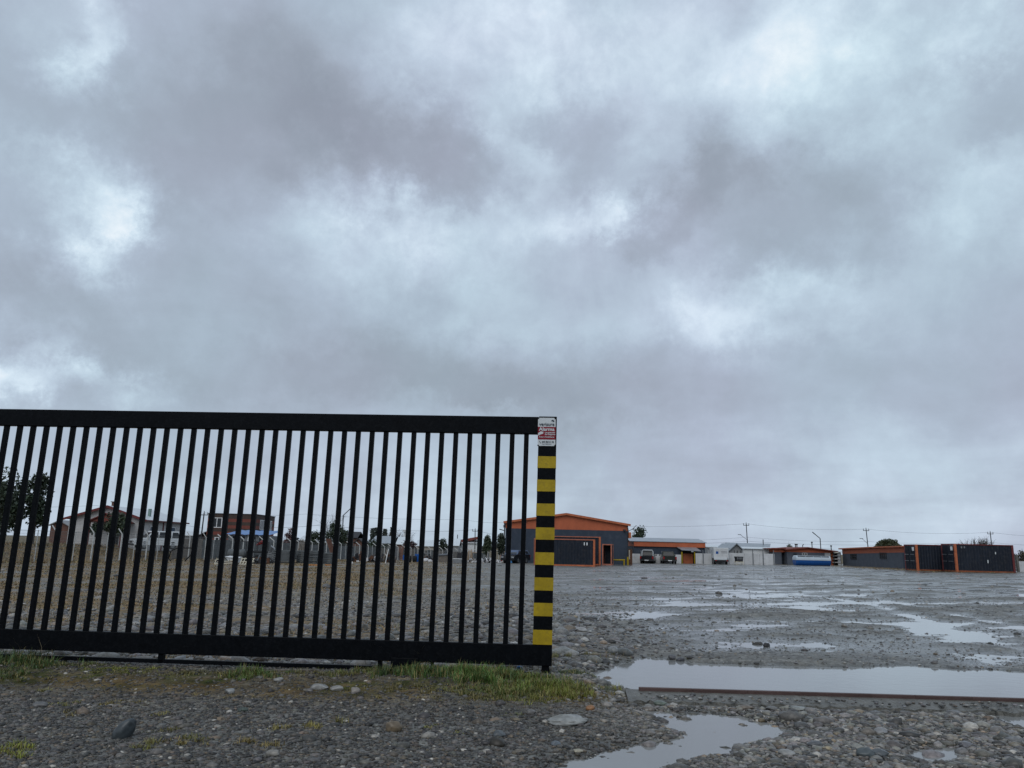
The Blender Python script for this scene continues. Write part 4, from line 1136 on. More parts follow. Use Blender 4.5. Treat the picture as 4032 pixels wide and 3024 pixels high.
def tree(name, label, cat, px, Y, wpx, pytop, pybase=None, kind='round', col=(.03, .045, .02), n=2600, group=None, leaf=None, trunk=.25, seed=0):
    r_ = np.random.default_rng(seed + int(px)); random.seed(seed + int(px))
    p = at(px, pybase or 2170, Y); zt = at(px, pytop, Y).z
    zbase = p.z if pybase else gz(p.x, Y); H = zt - zbase; R = wpx * Y / F / 2
    t = thing(name, label, cat, (p.x, Y, zbase), 0, group)
    leaf = leaf or max(.10, Y / F * 3.2)
    rt = max(.04, R * .09)
    mb = MB().tube([(0, 0, -.1), (rt * .4, 0, H * .35), (-rt * .3, rt * .3, H * .7), (0, 0, H * .95)], [rt, rt * .8, rt * .5, rt * .1], 8)
    if kind == 'conifer':
        nl = 9 + int(H); C = []; K = []
        for i in range(nl):
            f = (i + .3) / nl; z = H * (.08 + .9 * f); rr = R * (1 - f) ** .8 * (.75 + .4 * r_.random())
            for k in range(9):
                an = r_.random() * 6.28; L = rr * (.65 + .4 * r_.random()); e = np.array([math.cos(an) * L, math.sin(an) * L, -L * .12 + .05])
                mb.tube([(0, 0, z), tuple(e + np.array([0, 0, z]))], [.04, .01], 4)
                m = max(4, int(n / nl / 7)); s = r_.random((m, 1)) ** .6
                C.append(np.array([0, 0, z]) + e * s + r_.normal(size=(m, 3)) * np.array([.30, .30, .16]) * max(.5, L * .8)); K.append(np.full(m, .65 + .7 * r_.random()))
        C = np.concatenate(C); K = np.concatenate(K)
    elif kind == 'bare':
        C = None

        def br(a, d, L, r0, lv):
            b = a + d * L
            mb.tube([tuple(a), tuple((a + b) / 2 + r_.normal(size=3) * L * .05), tuple(b)], [r0, r0 * .8, r0 * .6], 4, cap=False)
            if lv:
                for _ in range(4):
                    nd = d + r_.normal(size=3) * .45; nd[2] = abs(nd[2]) * .8 + .25; nd /= np.linalg.norm(nd)
                    br(a + d * L * (.35 + .65 * r_.random()), nd, L * (.55 + .3 * r_.random()), r0 * .55, lv - 1)
        for _ in range(7):
            d = np.array([r_.normal() * .45, r_.normal() * .45, 1.0]); d /= np.linalg.norm(d)
            br(np.array([0, 0, H * .15]), d, H * .42, rt * .7, 3)
    else:
        nc = 46 if kind == 'round' else 30
        th = r_.random(nc) * 6.283; ph = np.arccos(1 - 2 * r_.random(nc)); q = r_.random(nc) ** .4
        zc = H * .56; rz_ = H * .46
        if kind == 'dome': zc = H * .35; rz_ = H * .63
        if kind == 'bush': zc = H * .45; rz_ = H * .52
        P = np.c_[np.sin(ph) * np.cos(th) * R * .80 * q, np.sin(ph) * np.sin(th) * R * .80 * q, zc + np.cos(ph) * rz_ * .80 * q]
        if kind == 'column': P[:, :2] *= (1 - .55 * np.clip((P[:, 2] / H), 0, 1))[:, None]
        for k in range(0, nc, 3): mb.tube([(0, 0, H * .22 + (P[k, 2] * .25)), tuple(P[k])], [rt * .45, .012], 4)
        m = n // nc; C = []; K = []
        for k in range(nc if kind != 'dome' else 0):
            d = r_.normal(size=(m, 3)); d /= np.linalg.norm(d, axis=1)[:, None]
            rad = (.20 + .20 * r_.random()) * (R + rz_) * .5
            if kind == 'dome': rad *= .85
            C.append(P[k] + d * rad * r_.random((m, 1)) ** .45); K.append(np.full(m, .6 + .8 * r_.random()))
        if kind == 'dome':
            d = r_.normal(size=(n, 3)); d /= np.linalg.norm(d, axis=1)[:, None]; d[:, 2] = np.abs(d[:, 2]) - .25 * (r_.random(n) < .3)
            bump = fbm(d[:, 0] * 3.2 + 7, d[:, 1] * 3.2 + d[:, 2] * 2.7, 3)
            f_ = (.80 + .20 * r_.random(n)) * (.86 + .28 * bump)
            C = d * f_[:, None] * np.array([R, R, rz_]) + np.array([0, 0, zc]); K = .55 + .9 * bump
        else:
            C = np.concatenate(C); K = np.concatenate(K)
    mb.build('trunk', m_bark, t)
    if C is not None: leaves('crown', C, leaf, col, t, cvar=K)
    return t


G1, G2, G3 = (.022, .036, .018), (.035, .05, .025), (.05, .06, .03)
tree('cypress_tree', 'broad dark evergreen at the left edge behind the fence', 'tree', 5, 66, 185, 1856, kind='round', col=G1, n=4600, leaf=.15)
tree('cypress_tree', 'tall ragged dark evergreen just right of the broad one at the left edge', 'tree', 124, 68, 78, 1826, kind='column', col=G1, n=2500, leaf=.16)
tree('shrub', 'dark green shrub in front of the red trimmed house gable', 'shrub', 452, 76, 90, 2006, 2110, kind='bush', col=G2, n=1700, leaf=.14)
tree('shrub', 'low dark shrub under the porch of the red trimmed house', 'shrub', 375, 75, 60, 2055, 2110, kind='bush', col=G1, n=900, leaf=.14)
tree('purple_leaf_tree', 'small reddish leaved tree right of the red and brown striped building', 'tree', 1136, 108, 44, 2073, kind='round', col=(.085, .04, .04), n=1700)
bush = 'dark trees behind the junk yard'
tree('evergreen_tree', 'low dark evergreen clump left of the tall one behind the plank stacks', 'tree', 1230, 116, 78, 2082, kind='round', col=G1, n=2400, group=bush)
tree('evergreen_tree', 'tall dark evergreen clump behind the plank stacks', 'tree', 1312, 113, 88, 2050, kind='round', col=G1, n=3600, group=bush)
tree('evergreen_tree', 'small dark evergreen by the tall grey lamp post', 'tree', 1351, 118, 40, 2078, kind='round', col=G1, n=1400, group=bush)
tree('leafless_trunk', 'thin dead tree top poking above the tall dark evergreen clump', 'tree', 1308, 125, 22, 2022, kind='bare', trunk=.1)
for i, (px, top, w, lb) in enumerate(((1463, 2076, 32, 'leftmost of the three pointed conifers above the zinc roof'), (1478, 2074, 24, 'tall thin conifer beside the leftmost one above the zinc roof'), (1512, 2080, 34, 'middle pointed conifer above the zinc roof'), (1540, 2072, 30, 'rightmost pointed conifer above the zinc roof'))):
    tree('conifer', lb, 'tree', px, 165 + i, w * 1.5, top, kind='conifer', col=(.05, .065, .055), n=2600, group='conifers behind the zinc roof')  # crown colour lightened to imitate distance haze
tree('bare_tree', 'pale leafless tree right of the pointed conifers', 'tree', 1582, 155, 34, 2084, kind='bare')
tree('hedge_bush', 'rounded dark hedge bush below the zinc roof', 'shrub', 1467, 122, 46, 2114, kind='bush', col=G1, n=1500)
tree('hedge_bush', 'low dark hedge bush right of the rounded one below the zinc roof', 'shrub', 1518, 124, 40, 2128, kind='bush', col=G1, n=1000)
tree('purple_leaf_tree', 'brownish purple tree in front of the beige house', 'tree', 1612, 130, 60, 2118, kind='round', col=(.06, .035, .035), n=1700)
tree('evergreen_tree', 'dark bush between the beige house and the white roofed house', 'tree', 1741, 150, 40, 2112, kind='bush', col=G1, n=1200)
tree('evergreen_tree', 'dark pointed evergreen left of the warehouse', 'tree', 1917, 134, 50, 2094, kind='column', col=G2, n=2800)
tree('evergreen_tree', 'dark evergreen right against the left wall of the warehouse', 'tree', 1974, 122, 44, 2086, kind='column', col=G1, n=3200)
tree('conifer', 'dark green tree rising behind the warehouse corner and the zinc workshop roof', 'tree', 2518, 135, 62, 2070, kind='round', col=G1, n=3000)
tree('evergreen_tree', 'small dark tree left of the white box truck', 'tree', 2802, 125, 18, 2148, kind='column', col=G1, n=800)
tree('silver_tree', 'small pale grey tree behind the roof of the house with the blue tank', 'tree', 3107, 140, 24, 2127, kind='column', col=(.15, .17, .15), n=1200)
tree('dome_tree', 'round clipped dark green tree behind the long grey house', 'tree', 3500, 112, 118, 2116, kind='dome', col=(.04, .05, .018), n=6500)
tree('bare_tree', 'leafless brown tree behind the navy containers', 'tree', 3858, 120, 62, 2112, kind='bare')
tree('shrub', 'tangled brown shrub at the right edge beyond the containers', 'shrub', 4025, 100, 70, 2155, kind='bush', col=(.07, .06, .04), n=1500)


# ------------------------------------------------------------------ poles, lamps and wires
def pole(label, top, bot, Y, r=.10, arms=1, lamp=0, group='utility poles'):
    a = at(*top, Y); b = at(*bot, Y); d = (b - a) / (b.z - a.z)
    zbase = gz(b.x, Y); foot = a + d * (zbase - a.z)
    t = thing('utility_pole', label, 'pole', foot, 0, group)
    h = a - foot
    MB().tube([(0, 0, 0), tuple(h)], [r, r * .75], 8).build('shaft', m_pole, t)
    if arms:
        MB().bar(h + Vector((-.55, 0, -.3)), h + Vector((.55, 0, -.3)), .10).build('crossarm', m_pole, t)
        i_ = MB()
        for s in (-.5, 0, .5): i_.cyl(h + Vector((s, 0, -.25 if s else 0)), h + Vector((s, 0, .08 if s else .25)), .055, 6)
        i_.build('insulators', m_steel, t)
    if lamp:
        k = -.44 * h.length
        m0 = h * .58
        MB().tube([m0, m0 + Vector((-1.3 * lamp, -.2, .9))], .035, 6).build('lamp_arm', m_steel, t)
        m1 = m0 + Vector((-1.3 * lamp, -.2, .9))
        MB().box(m1.x - .45, m1.x + .1, m1.y - .12, m1.y + .12, m1.z - .03, m1.z + .08).build('lamp_head', m_steel, t)
    return a


T1 = pole('dark utility pole with a lamp arm behind the pale gabled house', (2938, 2062), (2943, 2137), 150, lamp=1)
T2 = pole('dark utility pole behind the long grey house with the round clipped tree', (3410, 2083), (3418, 2156), 150, lamp=.8)
T3 = pole('dark utility pole with a lamp arm behind the rightmost navy container', (3899, 2096), (3904, 2142), 150, lamp=1)
T0 = pole('dark utility pole at the left side of the red and brown striped building', (804, 2019), (795, 2092), 112, r=.11)
T4 = pole('dark utility pole left of the warehouse beside the red roofed building', (1871, 2085), (1870, 2148), 150)
T5 = pole('short thin utility pole above the white roofed house', (1802, 2105), (1801, 2122), 160, arms=0, r=.1)


def wire(label, pts, r=.018, sag=.5, group='overhead wires'):
    m_ = []
    for a, b in zip(pts[:-1], pts[1:]):
        for i in range(17):
            t = i / 16; p = Vector(a).lerp(Vector(b), t); p.z -= sag * 4 * t * (1 - t); m_.append(p)
    tag(MB().tube(m_, r, 5).build('overhead_wire', m_pole), label, 'wire', group)


def P_(px, py, Y): return at(px, py, Y)


wire('topmost overhead wire running right from the warehouse across the pole tops', [P_(2300, 2064, 150), T1, T2, T3, P_(4300, 2108, 150)], .014)
wire('middle overhead wire running from the workshop roof over the white house', [P_(2500, 2128, 150), P_(2940, 2115, 150), P_(3413, 2132, 150), P_(3902, 2136, 150), P_(4300, 2150, 150)], .014, .3)
wire('lowest overhead wire close above the pale roofs on the right', [P_(2560, 2140, 150), P_(2941, 2131, 150), P_(3414, 2146, 150), P_(3700, 2144, 150)], .016, .2)
wire('upper overhead wire seen between the gate bars left of the warehouse', [T0, P_(1200, 2024, 140), P_(1830, 2046, 150), P_(2000, 2056, 150)], .016, .3)
wire('lower overhead wire seen between the gate bars left of the warehouse', [P_(1020, 2076, 130), P_(1260, 2067, 135), P_(1640, 2090, 150), T4, P_(1990, 2110, 150)], .020, .2)
wire('thin overhead wire left of the red trimmed house chimney', [P_(-100, 1993, 110), P_(380, 1990, 110), P_(800, 2080, 112)], .014, .2)


def street_lamp(label, pole_top, pole_bot, arm_end, Y, r=.08):
    a = at(*pole_top, Y); b = at(*pole_bot, Y); e = at(*arm_end, Y); zbase = gz(b.x, Y); d = (b - a) / (b.z - a.z); foot = a + d * (zbase - a.z)
    t = thing('street_lamp', label, 'street lamp', foot, 0, 'street lamps')
    MB().tube([(0, 0, 0), a - foot], r, 8).build('pole', m_pole, t)
    MB().tube([a - foot, e - foot], r * .8, 8).build('arm', m_pole, t)
    q = e - foot; dd = (e - a).normalized()
    MB().bar(q - dd * .2, q + dd * .45, .22, .1).build('lamp_head', m_pole, t)


street_lamp('tall dark street lamp with raised slanted arm seen through the gate bars', (1352, 2029), (1349, 2080), (1383, 2000), 118)
street_lamp('dark street lamp with slanted arm behind the house with the blue tank', (3229, 2120), (3232, 2160), (3207, 2102), 138)

# ------------------------------------------------------------------ left side: red trimmed house, striped building, blue roofed shed
Y = 80.0
x0, x1, xp = X(256, Y), X(550, Y), X(408, Y)
zb = Z(400, 2150, Y)
ho = thing('red_trimmed_house', 'white boarded house with dark red trim, green roof and a porch gable', 'house', (x0, Y, zb))
w = x1 - x0; pk = xp - x0; he0 = Z(256, 2034, Y) - zb; he1 = Z(550, 2040, Y) - zb; ha = Z(408, 1990, Y) - zb; DP = 10.0
MB().prism([(0, -.4), (w, -.4), (w, he1), (pk, ha - .05), (0, he0)], 0, DP).build('wall', m_siding, ho)
s_ = MB()
for i in range(22):
    z = .1 + i * .16
    if z < he0 - .1: s_.box(.02, w - .02, -.022, -.002, z, z + .025)
s_.build('clapboard', m_siding, ho)
r = MB(); o_ = .45
r.slab([(-.5, -o_, he0 - .17), (pk, -o_, ha), (pk, DP + .3, ha), (-.5, DP + .3, he0 - .17)], .07)
r.build('roof', m_greenroof, ho)
r = MB(); r.slab([(pk, -o_, ha), (w + .5, -o_, he1 - .16), (w + .5, DP + .3, he1 - .16), (pk, DP + .3, ha)], .07)
r.build('roof', m_whiteroof, ho)
MB().bar((-.5, -o_ - .02, he0 - .27), (pk, -o_ - .02, ha - .1), .05, .22).bar((pk, -o_ - .02, ha - .1), (w + .5, -o_ - .02, he1 - .26), .05, .22).build('fascia', m_redtrim, ho)
bx('eave_trim', m_redtrim, ho, w + .46, w + .52, -o_, DP + .3, he1 - .30, he1 - .17)
bx('corner_board', m_redtrim, ho, w - .18, w + .02, -.03, .15, -.4, he1 - .1)
for yy in (4.6, 9.8): bx('corner_board', m_redtrim, ho, w + .0, w + .06, yy, yy + .2, -.4, he1 - .2)
for yy in (1.6, 6.2):
    f_ = MB(); f_.box(w, w + .05, yy, yy + .08, .9, 2.1).box(w, w + .05, yy + 1.5, yy + 1.58, .9, 2.1).box(w, w + .05, yy + .08, yy + 1.5, 2.02, 2.1).box(w, w + .05, yy + .08, yy + 1.5, .9, .98)
    wo_ = f_.build('window', m_white, ho); bx('pane', m_glass, wo_, w, w + .02, yy + .08, yy + 1.5, .98, 2.02)
MB().box(pk - .32, pk - .02, 1.0, 1.3, ha - .4, ha + .38).box(pk - .40, pk + .06, .92, 1.38, ha + .38, ha + .46).build('chimney', m_brownwood, ho)
bx('roof_vent', m_greenroof, ho, w - 1.0, w - .75, 3.0, 3.25, he1 - .1, he1 + 1.05)
# cross wing on the left behind
MB().slab([(-.9, 4, he0 + .1), (pk, 4, he0 + .1), (pk, 7, ha - .1), (.3, 7, ha - .2)], .08).build('wing_roof', m_greenroof, ho)
# porch
q0, q1, qp = X(322, Y - 2) - x0, X(478, Y - 2) - x0, X(400, Y - 2) - x0
zp, zq = Z(400, 2019, Y - 2) - zb, Z(322, 2053, Y - 2) - zb
MB().prism([(q0 + .2, zq + .05), (q1 - .2, zq + .05), (qp, zp - .1)], -2.0, -.03).build('porch_gable', m_redroof, ho)
MB().slab([(q0, -2.2, zq), (qp, -2.2, zp), (qp, -.03, zp), (q0, -.03, zq)], .09).slab([(qp, -2.2, zp), (q1, -2.2, zq), (q1, -.03, zq), (qp, -.03, zp)], .09).build('porch_roof', m_redtrim, ho)
bx('porch_post', m_redtrim, ho, q0 + .25, q0 + .4, -1.95, -1.8, -.4, zq + .04); bx('porch_post', m_redtrim, ho, q1 - .4, q1 - .25, -1.95, -1.8, -.4, zq + .04)
bx('porch_shade', m_darkgap, ho, qp - .5, qp + .5, -.03, -.001, 0, 2.0)  # near-black sheet painting in the shade under the porch roof

# sheds behind on the left
def shed(name, label, pxl, pxr, Y, pyr, pye, pyb, roof, wall, cat='house', depth=6.0, gable=False, group=None, win=0):
    xa, xb = X(pxl, Y), X(pxr, Y); pm = (pxl + pxr) / 2; zb = Z(pm, pyb, Y)
    zb = min(zb, gz((xa + xb) / 2, Y))
    t = thing(name, label, cat, (xa, Y, zb - .05), 0, group); zb -= .05
    w = xb - xa; he = Z(pm, pye, Y) - zb
    if gable:
        ha = Z(pm, pyr, Y) - zb
        MB().prism([(.2, 0), (w - .2, 0), (w - .2, he), (w / 2, ha - .08), (.2, he)], 0, depth).build('wall', wall, t)
        MB().slab([(0, -.3, he - .05), (w / 2, -.3, ha), (w / 2, depth, ha), (0, depth, he - .05)], .1).slab([(w / 2, -.3, ha), (w, -.3, he - .05), (w, depth, he - .05), (w / 2, depth, ha)], .1).build('roof', roof, t)
    else:
        dr = depth / 2; ha = Z(pm, pyr, Y + dr) - zb
        bx('wall', wall, t, .15, w - .15, 0, depth, 0, he - .03)
        MB().slab([(0, -.3, he), (w, -.3, he), (w - .02, dr, ha), (.02, dr, ha)], .1).slab([(.02, dr, ha), (w - .02, dr, ha), (w, depth + .3, he), (0, depth + .3, he)], .1).build('roof', roof, t)
        for e in (.16, w - .17): t_ = MB().add([(e, 0, he - .04), (e, depth, he - .04), (e, dr, ha - .12)], [(0, 1, 2), (2, 1, 0)]).build('gable', wall, t)
    for i in range(win):
        a = w * (.15 + .7 * i / max(1, win)); window(t, a, a + min(1.1, w * .2), he - 1.5, he - .5, 0, m_white, .06, 1)
    return t


shed('timber_shed', 'small brown gabled shed left of the red trimmed house', 178, 262, 97, 2047, 2066, 2135, m_greyhouse, m_brownwood, 'shed', gable=True)
shed('storage_shed', 'pale roofed shed between the red trimmed house and the striped building', 686, 772, 112, 2090, 2107, 2150, m_whiteroof, m_greyhouse, 'shed')
Y = 112.0
xa, xb = X(805, Y), X(996, Y); zb = gz(xa, Y) - .1
rb = thing('striped_building', 'two storey building clad in alternating red and dark brown bands with white framed windows', 'building', (xa, Y, zb))
w = xb - xa; ht = Z(900, 2024.5, Y) - zb; dp = 9.0
m_redclad = M('red_cladding', (.16, .05, .038), .7, 0, .14, 1.5, .1, 12)
m_darkclad = M('dark_cladding', (.055, .04, .034), .7, 0, .2, 1.5, .1, 12)
bx('wall', m_redclad, rb, 0, w, 0, dp, 0, ht)
b_ = MB(); zc = ht
k = 0
while zc > .5:
    h1 = .46 if k else .62
    b_.box(-.006, w + .006, -.008, dp + .006, zc - h1, zc + (.004 if k == 0 else 0)); zc -= h1 + .44; k += 1
b_.build('dark_band', m_darkclad, rb)
MB().box(-.08, w + .08, -.08, dp + .08, ht + .005, ht + .10).build('parapet_cap', m_pole, rb)
for a, b, c, d, n in ((822, 2037, 863, 2077, 1), (927, 2042, 942, 2057, 1)):
    window(rb, X(a, Y) - xa, X(c, Y) - xa, Z(a, d, Y) - zb, Z(a, b, Y) - zb, -.02, m_white, .10, n, mat=m_glass)
for y_, wd in ((1.9, 2.0), (5.6, 2.0)):
    f_ = MB(); z0, z1 = Z(1010, 2084, Y) - zb, Z(1010, 2045, Y) - zb
    f_.box(w, w + .06, y_, y_ + .1, z0, z1).box(w, w + .06, y_ + wd - .1, y_ + wd, z0, z1).box(w, w + .06, y_ + .1, y_ + wd - .1, z1 - .1, z1).box(w, w + .06, y_ + .1, y_ + wd - .1, z0, z0 + .1)
    for q in (.33, .66): f_.box(w, w + .055, y_ + wd * q - .05, y_ + wd * q + .05, z0 + .1, z1 - .1)
    wo_ = f_.build('window', m_white, rb); bx('pane', m_glass, wo_, w, w + .025, y_ + .1, y_ + wd - .1, z0 + .1, z1 - .1)
ac = bx('air_conditioner', m_white, rb, X(842, Y) - xa, X(860, Y) - xa, -.35, -.01, Z(850, 2128, Y) - zb, Z(850, 2115, Y) - zb, .02)
bx('fan', m_darkgap, ac, X(847, Y) - xa, X(857, Y) - xa, -.356, -.351, Z(850, 2126, Y) - zb, Z(850, 2117, Y) - zb)
Y = 95.0
xa, xb = X(893, Y), X(1048, Y); zb = gz(xa, Y) - .05
bs = thing('blue_roofed_shed', 'grey sheet metal shed with a wavy light blue tin roof', 'shed', (xa, Y, zb))
w = xb - xa; he = Z(970, 2104, Y) - zb; ha = Z(980, 2088, Y + 4) - zb
cw = corrugated(w, he - .05, 0, -1, .4, .03); cw.build('wall', m_steel, bs)
bx('side_wall', m_steel, bs, w - .05, w, .03, 6, 0, he - .1)
bx('post', m_white, bs, w * .5, w * .5 + .12, -.12, -.035, 0, he - .05)
rr = MB(); n = 48
for i in range(n + 1):
    t_ = i / n; xx = -.3 + t_ * (w + .7); dz_ = .03 * math.sin(t_ * n * .8)
    rr.v += [(xx, -.5, he + dz_ - .02), (xx + .25, 4, ha + dz_)]
for i in range(n): rr.f.append((2 * i, 2 * i + 2, 2 * i + 3, 2 * i + 1))
ro = rr.build('roof', m_bluetin, bs); sm = ro.modifiers.new('thick', 'SOLIDIFY'); sm.thickness = .03
for a_, b_ in ((.12, .5), (.34, .6), (.62, .55), (.8, .5)):
    bx('vent_opening', m_darkgap, bs, w * a_, w * a_ + .35, -.05, -.035, he - .9, he - .25)

# houses far behind the fence
shed('storage_shed', 'white roofed sheds right of the blue roofed shed', 1078, 1148, 122, 2114, 2128, 2170, m_whiteroof, m_greyhouse, 'shed')
shed('small_house', 'little white roofed house left of the dark evergreens', 1170, 1198, 124, 2109, 2126, 2170, m_whiteroof, m_greyhouse)
shed('small_house', 'brown walled house with a dark roof right of the tall street lamp', 1346, 1405, 136, 2093, 2117, 2165, m_pole, m_brownwood)
shed('small_house', 'house with a low dark gable left of the wide zinc roof', 1388, 1430, 130, 2119, 2136, 2165, m_pole, m_brownwood, gable=True)
t = shed('storage_hall', 'wide hall with a plain grey zinc roof in front of the pointed conifers', 1450, 1541, 142, 2110, 2139, 2165, m_zinc, m_greyhouse, 'hall', 14)
MB().cyl((5.5, 6.8, 3.0), (5.5, 6.8, 4.9), .35, 12).cyl((5.5, 6.8, 4.9), (5.5, 6.8, 5.3), .55, 12).build('roof_vent', m_white, t)
shed('small_house', 'brown house with a steep white roof right of the wide zinc roof', 1556, 1588, 138, 2113, 2143, 2180, m_whiteroof, m_brownwood)
shed('small_house', 'beige house with a pale grey roof behind the purple tree', 1634, 1709, 140, 2126, 2150, 2185, m_whiteroof, m_beige, win=1)
shed('small_house', 'house with a large bright white roof left of the red roofed building', 1736, 1808, 152, 2120, 2148, 2185, m_whiteroof, m_greyhouse, depth=9)
t = shed('small_house', 'white house under a sloping dark red roof left of the warehouse', 1808, 1880, 160, 2126, 2138, 2185, m_whiteroof, m_white)
MB().slab([(-.5, .5, Z(1812, 2128, 162) - t.location.z), (3.9, .5, Z(1880, 2112, 162) - t.location.z), (3.9, 6, Z(1880, 2112, 162) - t.location.z), (-.5, 6, Z(1812, 2128, 162) - t.location.z)], .5).build('red_roof', m_redroof, t)

# ------------------------------------------------------------------ mesh fence with angled posts
A0 = Vector((-34.6, 44, 0)); A1 = Vector(((62 - 2016) / F * 53, 53, 0)); MM = Vector((X(804, 80), 80, 0)); BB = Vector((X(1985, 150), 150, 0))
fe = thing('mesh_fence', 'long welded mesh fence on white posts with angled tops, left of the yard', 'fence', (A1.x, A1.y, gz(A1.x, A1.y)))


def hit(px, a, b):
    d = ray(px, 2180); n = Vector((-(b - a).y, (b - a).x, 0)); t = (a - CAM).dot(n) / Vector((d.x, d.y, 0)).dot(n)
    p = CAM + d * t; s = ((p - a).dot(b - a)) / (b - a).length_squared
    return Vector((p.x, p.y, 0)), s


FP = [(A0, 2.3)]
for q in (62, 210, 360, 472, 575, 660, 742): FP.append((hit(q, A1, MM)[0], 2.28))
for q in (806, 870, 912, 955, 996, 1034, 1075, 1110, 1142, 1172, 1200, 1227, 1253, 1284, 1311, 1342, 1378, 1415, 1449, 1481, 1513, 1540, 1567, 1594, 1618, 1645, 1670, 1696, 1720, 1742, 1762, 1783, 1802, 1825, 1850, 1878, 1906, 1921, 1936, 1950, 1963, 1976):
    p, s = hit(q, MM, BB); FP.append((p, 2.25 + (1.42 - 2.25) * s))
O = fe.location.copy()
for i, (p, h) in enumerate(FP):
    q = Vector((p.x, p.y, gz(p.x, p.y) - .05)) - O
    dr = Vector((-.55, .1, .38)) if i > 8 else Vector((-.30, -.1, .42))
    MB().bar(q, q + Vector((0, 0, h)), .085).bar(q + Vector((0, 0, h - .03)), q + Vector((0, 0, h)) + dr, .075).build('post', m_postwhite, fe)
for i in range(len(FP) - 1):
    (p, h), (p2, h2) = FP[i], FP[i + 1]; d = p2 - p; L = d.length; mb = MB()
    a = Vector((p.x, p.y, gz(p.x, p.y))) - O; b = Vector((p2.x, p2.y, gz(p2.x, p2.y))) - O
    for j in range(11):
        f = .02 + .95 * j / 10; mb.bar(a + Vector((0, 0, h * f)), b + Vector((0, 0, h2 * f)), .010 if j % 5 else .022)
    n = max(4, int(L / .11))
    for j in range(1, n):
        q = a.lerp(b, j / n); hh_ = h + (h2 - h) * j / n; mb.bar(q + Vector((0, 0, .03)), q + Vector((0, 0, hh_ * .97)), .006)
    mb.build('mesh_panel', m_wire, fe)
    if L > 1.8:
        q = a.lerp(b, .5); MB().bar(q, q + Vector((0, 0, (h + h2) / 2)), .04).build('thin_post', m_postwhite, fe)
# grey board wall behind the far half of the fence
dM = (BB - MM).normalized(); nM = Vector((-dM.y, dM.x, 0))
w0 = MM + nM * 3.2 - dM * 1; w1 = BB + nM * 3.0
bw = thing('board_wall', 'long grey weathered board wall right behind the far half of the mesh fence', 'wall', (w0.x, w0.y, gz(w0.x, w0.y)))
nb = 38
for i in range(nb):
    a = w0.lerp(w1, i / nb); b = w0.lerp(w1, (i + 1) / nb - .0006); h = 2.12 + (1.30 - 2.12) * i / nb + random.random() * .12
    a.z = gz(a.x, a.y) - .1; b.z = gz(b.x, b.y) - .1
    nn = nM * .06; o_ = bw.location
    MB().add([a - o_, b - o_, b - o_ + nn, a - o_ + nn] + [v - o_ + Vector((0, 0, h)) for v in (a, b, b + nn, a + nn)],
             [(3, 2, 1, 0), (4, 5, 6, 7), (0, 1, 5, 4), (1, 2, 6, 5), (2, 3, 7, 6), (3, 0, 4, 7)]).build('panel', random.choice([m_greyboard, m_greyboard, m_wood]), bw)
# far right fence bits
q = gnd(4010, 84, 2245)
t = thing('concrete_fence', 'grey slatted fence with a pale concrete post at the right edge beyond the containers', 'fence', q)
MB().bar((0, 0, -.1), (-.05, 0, 1.75), .2).build('post', m_concrete, t)
m_ = MB()
for i in range(6): m_.box(-1.4, -.11, .02, .06, .1 + i * .24, .31 + i * .24)
m_.build('slat', m_greyboard, t)
bx('panel', m_whitewall, t, .14, 3.5, 0, .08, 0, 1.1)

# ------------------------------------------------------------------ junk along the fence


def stack(label, pxl, pxr, pyt, pyb, mat, n=8, depth=1.2, name='board_stack', cat='stack', Y=None, group='stacks of boards', yaw=0.0):
    p = gp((pxl + pxr) / 2, pyb); Y = Y or p.y; k = Y / F; w = (pxr - pxl) * k; h = (pyb - pyt) * k
    t = MB(); zl = 0
    for i in range(n):
        z0, z1 = h * i / n, h * (i + .70) / n; j = w * .11
        a, b = -w / 2 + random.uniform(-j, j), w / 2 + random.uniform(-j, j)
        t.box(a, b, random.uniform(-.08, .08), depth, z0, z1)
        if i < n - 1:
            for q in (.12, .85): t.box(-w / 2 + q * w - .03, -w / 2 + q * w + .05, .1, depth - .1, z1, h * (i + 1) / n)
    o = t.build(name, mat); x = X((pxl + pxr) / 2, Y); o.location = (x, Y, gz(x, Y)); o.rotation_euler = (0, 0, yaw)
    return tag(o, label, cat, group)


stack('grey board stack with white sheets left of the wide plank pile', 1052, 1088, 2172, 2208, m_steel, 6, yaw=.1)
stack('wide low pile of dark planks leaning against the fence behind the other stacks', 1070, 1148, 2152, 2205, m_greyboard, 7, Y=68)
stack('narrow grey plank stack in the middle of the wide plank pile', 1104, 1134, 2168, 2212, m_greyboard, 6, yaw=-.15)
stack('dark plank stack with a pale strap, below the leaning wooden poles', 1166, 1198, 2168, 2219, m_greyboard, 7)
stack('tall grey stack of boards on an orange beam', 1214, 1251, 2169, 2222, m_greyboard, 8)
stack('grey stack of boards beside the leaning brown beams', 1272, 1308, 2177, 2222, m_greyboard, 7)
for a, b, lb in ((1212, 1247, 'orange timber under the tall grey board stack'), (1279, 1302, 'short orange timber under the board stack beside the leaning beams')):
    p = gp((a + b) / 2, 2229); k = p.y / F
    o = MB().box(-(b - a) * k / 2, (b - a) * k / 2, 0, .14, 0, .12).build('timber', m_orangewood); o.location = p; tag(o, lb, 'timber', 'orange timbers')
